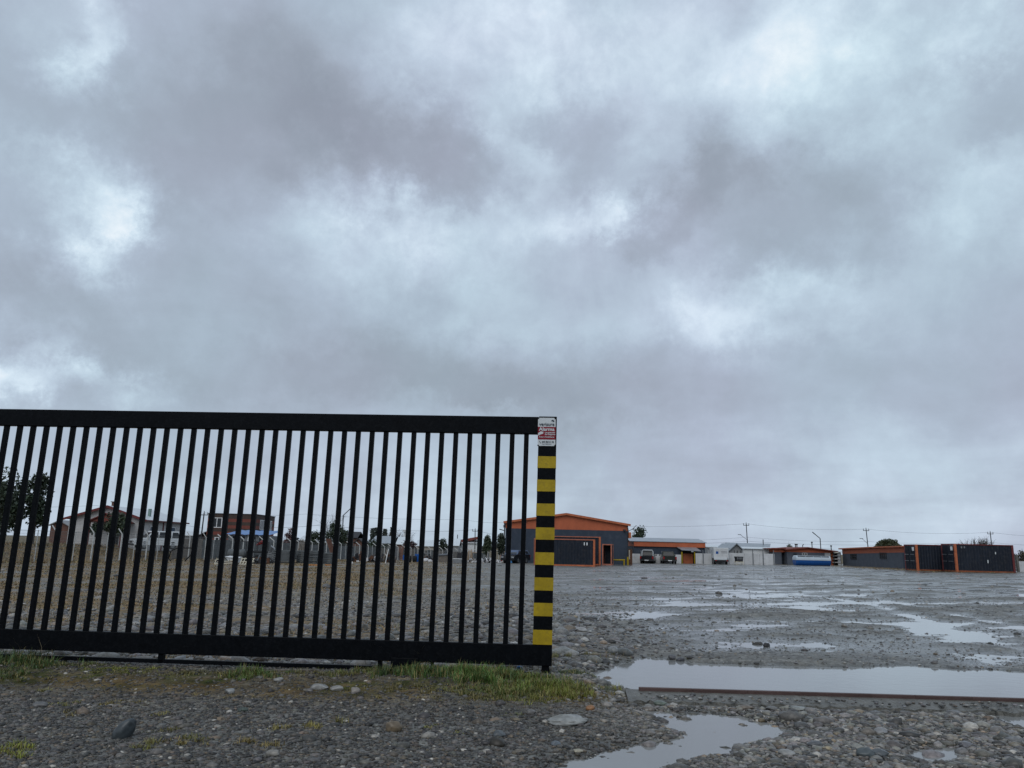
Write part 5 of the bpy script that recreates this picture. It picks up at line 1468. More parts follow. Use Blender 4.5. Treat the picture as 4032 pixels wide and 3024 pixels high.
# leaning poles and beams
p = gp(1182, 2205); p.y += 2; t = MB(); k = p.y / F
for i in range(6):
    t.bar(((-14 + i * 5) * k, .1 * i, 0), ((-8 + i * 4 + random.uniform(-5, 5)) * k, .5, (74 + random.uniform(-8, 4)) * k), .07)
o = t.build('wooden_poles', m_wood); o.location = (X(1182, p.y), p.y, gz(X(1182, p.y), p.y)); tag(o, 'bundle of weathered poles leaning upright behind the strapped plank stack', 'poles')
p = gp(1305, 2205); k = p.y / F; t = MB()
for i in range(5): t.bar((( 8 + i * 3) * k, .1 * i, 0), ((-24 + i * 3.2) * k, .1 * i, 80 * k), .10)
for i in range(6): t.bar(((6 - i * 5.2) * k, -.06, (6 + 11.5 * i) * k), ((20 - i * 5.2) * k, .40, (6 + 11.5 * i) * k), .05)
o = t.build('leaning_beams', m_brownwood); o.location = (X(1305, p.y), p.y, gz(X(1305, p.y), p.y)); tag(o, 'brown ladder like beams leaning to the left between two board stacks', 'beams')
# grey cylinder tank
p = gp(930, 2214); k = p.y / F
t = thing('steel_tank', 'dark grey steel cylinder tank lying among the scrap below the blue roofed shed', 'tank', (X(930, p.y), p.y, p.z))
r_ = 16 * k
MB().tube([(-36 * k, .3, 33 * k), (-33 * k, .3, 33 * k), (30 * k, .3, 33 * k), (36 * k, .3, 33 * k)], [r_ * .55, r_, r_, r_ * .55], 20).build('shell', m_greyboard, t, smooth=False)
for a in (-22, 18): MB().prism([((a - 8) * k, 0), ((a + 8) * k, 0), ((a + 3) * k, 19 * k), ((a - 3) * k, 19 * k)], .1, .5).build('support', m_rust, t)
# black rail cage with red tarp
p = gp(990, 2216); p.y += 1.5; k = p.y / F; xx = X(990, p.y)
t = thing('cage_trailer', 'black rail sided trailer frame with a folded red tarp on top', 'trailer', (xx, p.y, gz(xx, p.y)))
f_ = MB(); h0, h1 = 42 * k, 78 * k
for a in (-44, -22, 0, 22, 44): f_.bar((a * k, 0, h0), (a * k, 0, h1), .05).bar((a * k, 1.5, h0), (a * k, 1.5, h1), .05)
for z in (h0, h1): f_.bar((-44 * k, 0, z), (44 * k, 0, z), .06).bar((-44 * k, 1.5, z), (44 * k, 1.5, z), .06)
f_.build('rail_cage', m_pole, t); bx('bed', m_darkgap, t, -45 * k, 45 * k, 0, 1.5, h0 - .12, h0 - .035)
for s in (-24, 24): MB().cyl((s * k, -.05, .33), (s * k, .15, .33), .33, 16).build('wheel', m_tyre, t)
mt_ = MB().tube([(14 * k, .2, h1 * .84), (24 * k, .2, h1 * .92), (32 * k, .25, h1 * .98), (42 * k, .3, h1 * .9)], [.05, .14, .17, .05], 8)
o = mt_.build('folded_tarp', m_red, None, smooth=True); o.location = t.location; tag(o, 'folded red tarp lying on the black trailer rails', 'tarp')
# tilted corrugated sheets
p = gp(1064, 2212); p.y += .8; k = p.y / F; t = MB()
for i in range(6): t.slab([(-7 * k + i * .05, -.05 * i, (38 + i * 4) * k), (9 * k + i * .05, -.05 * i, (28 + i * 4) * k), (9 * k, .9 - .05 * i, (32 + i * 4) * k), (-7 * k, .9 - .05 * i, (42 + i * 4) * k)], .03)
o = t.build('roofing_sheets', m_steel); o.location = (X(1064, p.y), p.y, gz(X(1064, p.y), p.y)); tag(o, 'tilted pile of pale corrugated sheets beside the red tarp', 'sheets')
# cream frames
p = gp(912, 2226); k = p.y / F
t = MB()
t.bar((-60 * k, 0, 22 * k), (-40 * k, 0, 22 * k), .06).bar((-60 * k, 0, 22 * k), (-66 * k, 0, 4 * k), .06).bar((-66 * k, 0, 4 * k), (10 * k, .2, 10 * k), .07).bar((-58 * k, .3, 12 * k), (10 * k, .5, 18 * k), .06).bar((-66 * k, 0, 4 * k), (-58 * k, .3, 12 * k), .05)
o = t.build('tube_rack', m_cream); o.location = p; tag(o, 'long cream painted tube frame lying low in the dry grass', 'frame', 'cream frames')
p = gp(968, 2226); k = p.y / F; t = MB()
for i in range(5): t.bar(((-24 + i * 11) * k, 0, 2 * k), ((-20 + i * 11) * k, .3, 27 * k), .05)
for z in (4, 14, 25): t.bar((-26 * k, z * .012, z * k), (28 * k, z * .012, z * k), .055)
o = t.build('cream_grid', m_cream); o.location = p; tag(o, 'cream painted grid rack standing in the scrap right of the long cream frame', 'rack', 'cream frames')
o = MB().slab([(-30 * k, 0, 28 * k), (28 * k, 0, 24 * k), (26 * k, 1, 27 * k), (-28 * k, 1, 31 * k)], .05).box(-26 * k, 24 * k, .1, .9, 4 * k, 22 * k).build('panel_pile', m_white); o.location = gp(912, 2219); tag(o, 'white panel lying on top of dark scrap below the grey cylinder tank', 'panel')


def scrap(label, pxl, pxr, pyt, pyb, mats, n=26, seed=1, name='scrap_heap'):
    R_ = random.Random(seed); p = gp((pxl + pxr) / 2, pyb); k = p.y / F; w = (pxr - pxl) * k; h = (pyb - pyt) * k
    t = thing(name, label, 'scrap', p, 0, 'scrap heaps')
    for m in mats:
        b = MB()
        for i in range(n // len(mats) + 1):
            a = Vector((R_.uniform(-w / 2, w / 2), R_.uniform(0, 1.2), 0)); top = h * (1 - abs(a.x) / w * 1.1)
            q = Vector((a.x + R_.uniform(-.5, .5) * w * .4, a.y + R_.uniform(-.4, .4), max(.05, top * R_.uniform(.3, 1))))
            a.z = q.z * R_.uniform(0, .8); b.bar(a, q, R_.uniform(.04, .14), R_.uniform(.04, .35))
        for i in range(6):
            c = Vector((R_.uniform(-w / 2, w / 2) * .8, R_.uniform(.1, 1), 0)); s = R_.uniform(.1, .28) * h; b.box(c.x - s, c.x + s, c.y, c.y + s, 0, min(h, s * R_.uniform(1, 2.4)))
        b.build({m_rust: 'rusty_piece', m_pole: 'dark_piece', m_bag: 'pale_piece'}.get(m, 'loose_piece'), m, t)
    return t


scrap('dark heap of scrap at the left end of the plank pile', 985, 1060, 2180, 2222, [m_pole, m_rust, m_greyboard], 26, 1)
scrap('low dark scrap heap around the foot of the grey cylinder tank', 840, 900, 2196, 2222, [m_pole, m_greyboard, m_rust], 22, 9)
scrap('rusty machinery parts right of the leaning brown beams', 1385, 1432, 2172, 2214, [m_rust, m_pole], 24, 2)
scrap('rusty scrap heap in the middle with pale pieces', 1440, 1500, 2178, 2216, [m_rust, m_pole, m_bag], 30, 3)
scrap('dark scrap with old pallets beside the white stand', 1500, 1545, 2166, 2217, [m_pole, m_wood, m_rust], 30, 4)
scrap('heap of white sacks and broken fittings left of the warehouse', 1890, 1940, 2190, 2217, [m_bag, m_white, m_pole], 30, 5)
scrap('small pale scrap between the sack heap and the blue drum', 1945, 1985, 2204, 2217, [m_bag, m_wood], 16, 6)
scrap('dark tangle of scrap behind the white sacks', 1660, 1705, 2186, 2212, [m_pole, m_rust], 22, 7)
scrap('low dark scrap left of the grey bin', 1815, 1895, 2200, 2216, [m_pole, m_wood, m_bag], 24, 8)
# white stand
p = gp(1519, 2219); k = p.y / F
o = MB().bar((-2 * k, 0, 0), (8 * k, 0, 56 * k), .07).bar((-3 * k, 0, .03), (14 * k, 0, .03), .06).bar((2 * k, 0, 26 * k), (-2 * k, 0, 36 * k), .05).build('white_stand', m_white); o.location = p; tag(o, 'thin white leaning stand with a foot among the scrap', 'stand')
o = MB().prism([(-4 * k, 0), (4 * k, 0), (-2 * k, 10 * k)], 0, .05).build('triangle_plate', m_white); o.location = gp(1388, 2221); tag(o, 'small white triangular plate lying by the rusty machinery', 'plate')
o = MB().bar((-10 * k, 0, .06), (12 * k, .2, .16), .05, .2).build('pale_plank', m_white); o.location = gp(1412, 2214); tag(o, 'pale plank lying on the ground in front of the rusty machinery', 'plank')
# rust panel and dark sheets leaning
p = gp(1572, 2205); k = p.y / F
o = MB().slab([(-10 * k, 0, 0), (12 * k, 0, 0), (12 * k, .8, 52 * k), (-12 * k, .8, 52 * k)], .05).build('rust_panel', m_brownwood); o.location = p; tag(o, 'brown rusted panel leaning against the fence', 'panel')
o = MB().slab([(-16 * k, -.3, 0), (2 * k, -.3, 0), (-10 * k, .5, 48 * k), (-18 * k, .5, 48 * k)], .05).build('dark_sheet', m_tarp); o.location = p; tag(o, 'dark sheet leaning in front of the brown rusted panel', 'sheet')
# coils of black pipe
p = gp(1628, 2215); k = p.y / F
for i in range(2):
    m_ = MB()
    for j in range(5):
        rr_ = 12 * k; c = Vector((j * 2.6 * k - 8 * k, 0, rr_))
        m_.tube([c + Vector((0, math.cos(a / 12 * 6.283) * rr_, math.sin(a / 12 * 6.283) * rr_)) for a in range(13)], .05, 6, cap=False)
    o = m_.build('pipe_coil', m_tyre, smooth=True); o.location = (p.x - 4 * k + i * 20 * k - 10 * k, p.y + i * .2, p.z); tag(o, ('left' if i == 0 else 'right') + ' black ribbed pipe coil standing by the blue tub', 'pipe', 'black pipe coils')
o = MB().prism([(-8 * k, 0), (8 * k, 0), (9 * k, 10 * k), (-9 * k, 10 * k)], 0, .6).build('blue_tub', m_bluepaint); o.location = (X(1643, p.y + 1), p.y + 1, p.z + 18 * k)
o.location.z = gz(o.location.x, o.location.y); o.scale = (1, 1, 3.2); tag(o, 'blue plastic tub behind the black pipe coils', 'tub')
# table
def table(label, pxl, pxr, pyt, pyb, mat, top=m_steel):
    p = gp((pxl + pxr) / 2, pyb); k = p.y / F; w = (pxr - pxl) * k; h = (pyb - pyt) * k
    t = thing('work_table', label, 'table', p, 0, 'tables in the scrap yard'); bx('tabletop', top, t, -w / 2, w / 2, 0, .8, h - .06, h)
    for a in (-w / 2 + .03, w / 2 - .09):
        for b in (.03, .71): bx('leg', mat, t, a, a + .06, b, b + .06, 0, h - .061)
table('grey table behind the white sacks', 1666, 1690, 2179, 2208, m_pole)
table('pale wooden table beside the upright timber pile', 1856, 1882, 2177, 2212, m_palewood, m_palewood)
# white sacks
def sack(label, px, py, wpx, hpx, mat=m_bag, name='sack', grp='white sacks', yaw=.3):
    p = gp(px, py); k = p.y / F; V, Fc = ico(2); n_ = np.array([vnoise(V[:, 0] * 1.7 + px, V[:, 1] * 1.7 + V[:, 2] * 1.3)]).T
    V = V * (1 + .35 * (n_ - .5)); V[:, 2] = np.where(V[:, 2] < -.5, -.5, V[:, 2]) + .5
    V = V * np.array([wpx * k / 2, wpx * k * .35, hpx * k / 1.5])
    o = npmesh(name, V, Fc, mat); o.location = p; o.rotation_euler = (0, 0, yaw); return tag(o, label, 'sack' if 'sack' in name else 'heap', grp)
sack('small white sack left of the two large ones', 1645, 2212, 14, 11)
sack('large white sack in front of the grey table', 1676, 2212, 28, 15)
sack('white sack slumped right of the large one', 1694, 2214, 18, 12)
sack('white sheet crumpled left of the white sack heap', 1858, 2213, 34, 11, grp='white sacks')
sack('upright white sack on top of the heap left of the warehouse', 1917, 2204, 10, 20)
sack('grey tarpaulin heap between the covered car and the navy container', 2086, 2216, 42, 36, m_tarp, 'tarpaulin_heap', None)
# wooden crate with dark cover
p = gp(1744, 2215); k = p.y / F; t = thing('wooden_crate', 'weathered wooden crate with a dark cover in the scrap yard', 'crate', p)
c_ = MB()
for i in range(8): c_.box((-17 + i * 4.3) * k, (-13.5 + i * 4.3) * k, 0, .05, 0, 27 * k)
c_.box(-17 * k, 17 * k, .06, 1.2, 0, 27 * k).build('boards', m_wood, t)
MB().slab([(-19 * k, -.1, 28 * k), (19 * k, -.1, 31 * k), (17 * k, 1.3, 34 * k), (-17 * k, 1.3, 31 * k)], .1).build('cover', m_tarp, t)
# grey bin with dark machine
p = gp(1800, 2220); k = p.y / F; t = thing('grey_bin', 'pale grey box bin with an open pale rim in front of the fence', 'bin', p)
bx('body', m_steel, t, -17 * k, 17 * k, 0, 1.0, 0, 17.5 * k, .03); MB().box(-18 * k, 18 * k, -.04, .04, 17.6 * k, 19.5 * k).box(-18 * k, 18 * k, .96, 1.04, 17.6 * k, 19.5 * k).build('rim', m_white, t)
p = gp(1808, 2212); p.y += 1; k = p.y / F; o = MB().box(-9 * k, 8 * k, 0, .9, 0, 24 * k).box(-5 * k, 9 * k, .2, .8, 24.01 * k, 34 * k).cyl((-6 * k, .4, 24 * k), (-6 * k, .4, 38 * k), .06).build('engine_block', m_pole, bevel=.04); o.location = (X(1808, p.y), p.y, gz(X(1808, p.y), p.y)); tag(o, 'dark engine block standing behind the pale grey bin', 'engine')
# upright timber
p = gp(1849, 2206); p.y += 1.5; k = p.y / F; t = MB()
for i in range(9): t.bar(((-8 + i * 1.9) * k, random.random() * .3, 0), ((-7 + i * 1.8 + random.uniform(-1, 2)) * k, .5, (38 + random.uniform(-8, 6)) * k), .09)
o = t.build('timber_bundle', m_palewood); o.location = (X(1849, p.y), p.y, gz(X(1849, p.y), p.y)); tag(o, 'pale timber boards stacked upright against the fence left of the warehouse', 'timber')


def drum(label, px, py, wpx, hpx, mat, name='drum'):
    p = gp(px, py); k = p.y / F; r = wpx * k / 2; h = hpx * k; t = thing(name, label, 'drum', p, 0, 'drums left of the warehouse')
    MB().tube([(0, 0, 0), (0, 0, h * .3), (0, 0, h * .33), (0, 0, h * .36), (0, 0, h * .64), (0, 0, h * .67), (0, 0, h * .7), (0, 0, h * .97), (0, 0, h)], [r * .97, r, r * 1.05, r, r, r * 1.05, r, r, r * .9], 20).build('barrel', mat, t)
    MB().cyl((0, 0, h + .001), (0, 0, h + .03), r * .8, 20).build('lid', mat, t)
drum('light blue plastic drum in front of the covered car', 2017, 2217, 16, 26, m_bluedrum)
drum('dark red drum beside the fence end left of the warehouse', 1978, 2210, 15, 22, m_red)
drum('blue drum half hidden right of the brown rusted panel', 1590, 2207, 10, 20, m_bluepaint)
# arched black tube frame in the dry grass
p = gp(700, 2212); k = p.y / F
o = MB().tube([(-38 * k, 0, 10 * k), (-32 * k, .1, 40 * k), (-10 * k, .2, 52 * k), (42 * k, .3, 53 * k), (57 * k, .3, 44 * k), (58 * k, .25, 40 * k)], .055, 8).tube([(50 * k, .3, 48 * k), (44 * k, .1, 26 * k), (28 * k, -.1, 2 * k)], .055, 8).tube([(-38 * k, 0, 12 * k), (-24 * k, .0, 0)], .05, 8).build('bent_tube', m_blackpipe, smooth=True); o.location = p
tag(o, 'bent black tube frame standing in the dry grass by the fence', 'frame')


# ------------------------------------------------------------------ stones, gravel and grass
ICO = [ico(1), ico(2)]


def lumpy(V, seed, amp=.18):
    r_ = np.random.default_rng(seed); s = np.zeros(len(V))
    for _ in range(5):
        d = r_.normal(size=3); d /= np.linalg.norm(d); s += np.sin(V @ d * r_.uniform(1.5, 3.2) + r_.uniform(0, 6)) * r_.uniform(.3, 1)
    return V * (1 + amp * s / 2.2)[:, None]


def pebbles(name, xs, ys, r, cols, sub=1, flat=(.34, .62), sink=.36, label=None):
    n = len(xs); V0, F0 = (ico(1) if sub == 1 else ICO[0]) if sub else (None, None)
    if sub == 0:
        bm = bmesh.new(); bmesh.ops.create_icosphere(bm, subdivisions=1, radius=1); V0 = np.array([v.co[:] for v in bm.verts]); F0 = np.array([[v.index for v in f.verts] for f in bm.faces]); bm.free()
    var = [lumpy(V0, 100 + i, .30) for i in range(14)]
    idx = rng.integers(0, 14, n); B = np.stack(var)[idx]
    sc = np.c_[r * rng.uniform(.85, 1.25, n), r * rng.uniform(.65, 1.0, n), r * rng.uniform(flat[0], flat[1], n)]
    B = B * sc[:, None, :]
    tx = rng.normal(0, .22, n); c, s = np.cos(tx)[:, None], np.sin(tx)[:, None]
    y_, z_ = B[..., 1] * c - B[..., 2] * s, B[..., 1] * s + B[..., 2] * c
    an = rng.uniform(0, 6.283, n); c, s = np.cos(an)[:, None], np.sin(an)[:, None]
    x_, y_ = B[..., 0] * c - y_ * s, B[..., 0] * s + y_ * c
    zc = base(xs, ys) + height(xs, ys) + sc[:, 2] * (1 - 2 * sink) * .5
    V = np.stack([x_ + xs[:, None], y_ + ys[:, None], z_ + zc[:, None]], -1).reshape(-1, 3)
    m = len(V0); Fc = (F0[None] + (np.arange(n) * m)[:, None, None]).reshape(-1, 3)
    o = npmesh(name, V, Fc, m_stone, np.repeat(cols, m, 0))
    return tag(o, label, None, None, 'stuff')


def stonecols(n, lo, hi, pale=.06, brown=.1):
    g = lo + (hi - lo) * rng.random(n) ** 1.5
    c = np.c_[g * rng.uniform(.95, 1.10, n), g, g * rng.uniform(.86, 1.05, n)]
    q = rng.random(n); b = q < brown; c[b] = c[b] * np.array([1.25, 1.05, .82]); p_ = q > 1 - pale; c[p_] = (c[p_] * 0 + 1) * rng.uniform(.20, .40, (p_.sum(), 1)) * np.array([1, .98, .92])
    return c


def scatter(n, y0, y1, pw=1.0, xl=-.78, xr=.80):
    ys = y0 + (y1 - y0) * rng.random(n) ** pw; xs = rng.uniform(xl, xr, n) * (ys + .6); return xs, ys


def gdist(x, y): return y - (GY - (x - GX) * math.tan(GA))


def onkerb(x, y):
    s = (x - KY0.x) * kd.x + (y - KY0.y) * kd.y; d = (x - KY0.x) * kn.x + (y - KY0.y) * kn.y
    return (s > -.14) & (d > -.39) & (d < .12)


# foreground gravel, dark on the left and paler rounded cobbles on the right
xs, ys = scatter(98000, 4.15, 9.3)
h = height(xs, ys); rt = sstep(.2, 1.6, xs + .25 * (ys - 6))
gr = np.maximum(greenness(xs, ys), .95 * np.where(ys < 9, dryness(xs, ys), 0))
keep = (~onkerb(xs, ys) | (rng.random(len(xs)) < .10)) & (h > -.006 - .022 * (rng.random(len(xs)) < .22)) & (rng.random(len(xs)) < 1 - .75 * gr)
xs, ys, rt, h = xs[keep], ys[keep], rt[keep], h[keep]
r = np.exp(rng.normal(0, .42, len(xs))) * (.0116 + .0048 * rt); r = np.clip(r, .005, .045)
big = rng.random(len(xs)) < .011 * (.5 + 1.8 * rt); r[big] *= rng.uniform(1.6, 2.6, big.sum())
cl = stonecols(len(xs), .016, .12, .02, .2); cr_ = stonecols(len(xs), .035, .22, .045, .08)
cols = (cl * (1 - rt)[:, None] + cr_ * rt[:, None]) * np.array([1.04, 1.0, .94])
pebbles('gravel', xs, ys, r, cols, 0)
t_ = rng.random(420); dd = rng.uniform(-.36, -.06, 420)
xs = KY0.x + kd.x * t_ * 6.5 + kn.x * dd; ys = KY0.y + kd.y * t_ * 6.5 + kn.y * dd; r = np.exp(rng.normal(0, .4, 420)) * .014
sv = height(xs, ys); o_ = pebbles('gravel', xs, ys, r, stonecols(420, .04, .2, .05, .1), 0, (.3, .5)); o_.location.z = .044
# stones behind the gate and across the yard
xs, ys = scatter(60000, 8.9, 27, 1.3)
h = height(xs, ys); lf = sstep(3.4, .2, xs - .04 * (ys - 9)) * sstep(30, 12, ys)
keep = (h > -.004) & ~onkerb(xs, ys) & (rng.random(len(xs)) < .45 + .55 * lf) & (rng.random(len(xs)) < 1 - .8 * dryness(xs, ys))
xs, ys, lf = xs[keep], ys[keep], lf[keep]
r = np.exp(rng.normal(0, .45, len(xs))) * (.0095 + .0165 * lf + .00035 * (ys - 9)); big = rng.random(len(xs)) < .055 * (.3 + lf) * sstep(22, 10, ys); r[big] *= rng.uniform(1.8, 3.6, big.sum()); r = np.clip(r, .008, .14)
pebbles('gravel', xs, ys, r, stonecols(len(xs), .03, .21, .06, .10), 0)
xs, ys = scatter(2600, 25, 88, 1.1, -.62, .66)
h = height(xs, ys); keep = (h > .0)
xs, ys = xs[keep], ys[keep]
r = np.clip(np.exp(rng.normal(0, .55, len(xs))) * .032, .015, .2)
pebbles('gravel', xs, ys, r, stonecols(len(xs), .05, .22, .08, .06), 0)

ROCKS = [(442, 521, 2843, 2932, (.045, .055, .06), 'dark blue grey slab stone standing on edge in the left gravel', 'edge'),
         (130, 187, 2778, 2802, (.10, .10, .10), 'flat grey stone near the left edge of the gravel', 0), (933, 977, 2807, 2829, (.05, .065, .055), 'dark greenish stone with a reddish neighbour in the gravel', 0),
         (884, 922, 2726, 2753, (.22, .23, .23), 'pale angular stone at the edge of the grass under the gate', 0), (1074, 1112, 2691, 2712, (.22, .22, .21), 'small white stone beside the round green tuft', 0),
         (1047, 1101, 2973, 3005, (.20, .19, .17), 'rounded pale stone at the bottom edge of the picture', 0), (684, 724, 2851, 2875, (.11, .10, .09), 'oval brownish grey stone right of the upright slab stone', 0),
         (1516, 1576, 2857, 2904, (.13, .10, .065), 'rough brown stone in the middle of the dark gravel', 0), (1608, 1693, 2642, 2672, (.27, .24, .19), 'long pale stone in the grass under the wheel housing', 0),
         (2152, 2307, 2828, 2868, (.22, .225, .215), 'large flat pale stone slab below the grass at the gate end', 'flat'), (2304, 2340, 2786, 2811, (.24, .12, .055), 'orange brown stone right of the large pale slab', 0),
         (2076, 2110, 2803, 2832, (.12, .115, .11), 'rounded grey stone left of the large pale slab', 0), (1937, 1987, 2892, 2923, (.07, .08, .085), 'dark slate stone in the gravel below the grass', 0),
         (2253, 2297, 2958, 2974, (.28, .26, .20), 'pale yellowish oval stone near the lower puddle', 'flat'), (2168, 2206, 2936, 2961, (.11, .13, .15), 'blue grey stone left of the pale yellowish oval one', 0),
         (1224, 1290, 2710, 2732, (.24, .24, .23), 'pale broken plaster lump in the brown grass', 0), (1300, 1352, 2716, 2738, (.23, .225, .21), 'pale broken plaster lump right of the other plaster', 0),
         (1378, 1414, 2722, 2750, (.20, .18, .16), 'small brownish plaster lump right of the two pale ones', 0), (1421, 1447, 2466, 2497, (.15, .15, .14), 'large rounded stone touching a gate bar behind the gate', 0),
         (2269, 2313, 2477, 2497, (.25, .25, .245), 'pale rounded stone in the gravel just right of the striped post', 0), (2373, 2420, 2645, 2673, (.12, .09, .065), 'brown stone at the left tip of the big puddle', 0),
         (2631, 2660, 2580, 2600, (.08, .08, .085), 'dark stone on the far rim of the big puddle', 0), (2664, 2698, 2586, 2605, (.06, .06, .065), 'darker stone touching its neighbour on the far rim of the big puddle', 0),
         (2765, 2781, 2688, 2699, (.11, .09, .07), 'small brown stone alone in the big puddle', 0), (2576, 2631, 2761, 2785, (.09, .11, .09), 'greenish grey stone at the foot of the kerb', 0),
         (2636, 2673, 2769, 2787, (.30, .29, .27), 'white stone next to the greenish one at the foot of the kerb', 0), (2909, 2969, 2781, 2806, (.13, .11, .09), 'brown stone against the kerb right of the white one', 0),
         (2541, 2579, 2881, 2906, (.14, .13, .12), 'grey brown stone on the left shore of the lower puddle', 0), (3376, 3444, 2964, 3008, (.07, .085, .09), 'dark angular stone at the bottom right', 0),
         (3430, 3500, 2968, 3006, (.075, .085, .09), 'dark slate touching the dark angular stone at the bottom right', 'flat'), (3353, 3399, 2949, 2974, (.22, .22, .20), 'pale stone above the dark angular one at the bottom right', 0),
         (3440, 3498, 2880, 2907, (.20, .20, .20), 'pale grey flat cobble in the right foreground cobbles', 'flat'), (3184, 3242, 2941, 2969, (.08, .085, .09), 'dark cobble left of the dark angular pair at the bottom right', 0),
         (3067, 3129, 2974, 3003, (.22, .22, .21), 'pale oval cobble right of the lower puddle', 0), (3778, 3838, 2928, 2958, (.13, .13, .14), 'grey stone in the wet cobbles near the right edge', 'flat'),
         (3104, 3178, 2793, 2815, (.19, .20, .19), 'pale flat stone just below the kerb on the right', 'flat'), (3004, 3031, 2527, 2549, (.018, .016, .015), 'black clod in the shallow water beyond the big puddle', 0),
         (2962, 3004, 2524, 2538, (.03, .026, .02), 'flat dark debris left of the black clod', 'flat'), (2300, 2330, 2462, 2474, (.09, .09, .09), 'small dark stone beyond the pale one right of the striped post', 0),
         (3016, 3060, 2790, 2812, (.12, .12, .115), 'grey cobble against the kerb left of the pale flat stone', 0), (3730, 3790, 2800, 2818, (.12, .12, .12), 'flat grey stone by the kerb in the right half', 'flat'),
         (560, 600, 2440, 2462, (.10, .10, .11), 'dark grey boulder behind the left gate bars', 0), (610, 650, 2424, 2440, (.19, .17, .16), 'pinkish grey stone right of the dark boulder behind the bars', 0), (1266, 1298, 2300, 2322, (.10, .10, .10), 'dark boulder far behind the middle gate bars', 0)]
for i, (a, b, c, d, col, lb, kd_) in enumerate(ROCKS):
    p = gp((a + b) / 2, d - (d - c) * .12); k = p.y / F; V, Fc = ico(4)
    V = lumpy(V, 500 + i, .20); nz = fbm(V[:, 0] * 1.8 + i * 3, V[:, 1] * 1.8 + V[:, 2] * 2.1, 4) - .5
    V = V * (1 + (.6 if kd_ == 'flat' else .22) * nz)[:, None]
    if kd_ == 'edge':  # a slab on its edge leaning to the right
        V = V * np.array([.42, .20, .55]); sh = V[:, 2].copy(); V[:, 0] = V[:, 0] * (1.0 - .25 * sh) + sh * .42 + .18 * sh * sh
        V = V / np.array([V[:, 0].max() - V[:, 0].min(), 1, V[:, 2].max() - V[:, 2].min()]) * np.array([(b - a) * k, .09 / .2, (d - c) * k])
        V[:, 1] *= .5
    else:
        cl_ = np.random.default_rng(i).uniform(.55, .9, 4)  # flattened facets
        for q in range(4):
            nrm = np.random.default_rng(i * 7 + q).normal(size=3); nrm /= np.linalg.norm(nrm); dd = V @ nrm
            V = V - np.clip(dd - cl_[q], 0, 1)[:, None] * nrm * .85
        ext = V.max(0) - V.min(0)
        hh_ = (d - c) * k; dep = (b - a) * k * .75
        if kd_ == 'flat': hh_ *= .95; dep *= 1.0
        else: hh_ = max(hh_ * .95, (b - a) * k * .38)
        V = V / ext * np.array([(b - a) * k, dep, hh_])
    V[:, 2] -= V[:, 2].min() + (V[:, 2].max() - V[:, 2].min()) * .22
    cols = np.array(col)[None] * (1 + .25 * (fbm(V[:, 0] * 60 + i, V[:, 1] * 60 + V[:, 2] * 50, 3) - .5))[:, None]
    o = npmesh('stone', V, Fc, m_rock, cols); o.location = (p.x, p.y, hz(p.x, p.y)); tag(o, lb, 'stone', 'single stones')


def blades(name, cx, cy, h, lean, wd, col, par=None):
    n = len(cx); an = rng.uniform(0, 6.283, n); z = base(cx, cy) + height(cx, cy) - .005
    d = np.c_[np.cos(an), np.sin(an)]; sd = np.c_[-np.sin(an), np.cos(an)] * (wd / 2)[:, None]
    P = np.c_[cx, cy, z]; V = []
    for f, wf in ((0, 1), (.5, .8), (1, 0)):
        q = P.copy(); q[:, :2] += d * (lean * h * f ** 1.8)[:, None]; q[:, 2] += h * f * (1 - .35 * np.clip(lean, 0, 1) * f)
        if wf:
            a = q.copy(); b = q.copy(); a[:, :2] -= sd * wf; b[:, :2] += sd * wf; V += [a, b]
        else: V.append(q)
    V = np.stack(V, 1).reshape(-1, 3); i = np.arange(n)[:, None] * 5
    o = npmesh(name, V, [i + np.array([[0, 1, 3, 2]]), i + np.array([[2, 3, 4]])], m_blade, np.repeat(col, 5, 0), smooth=False)
    return tag(o, None, None, None, 'stuff')


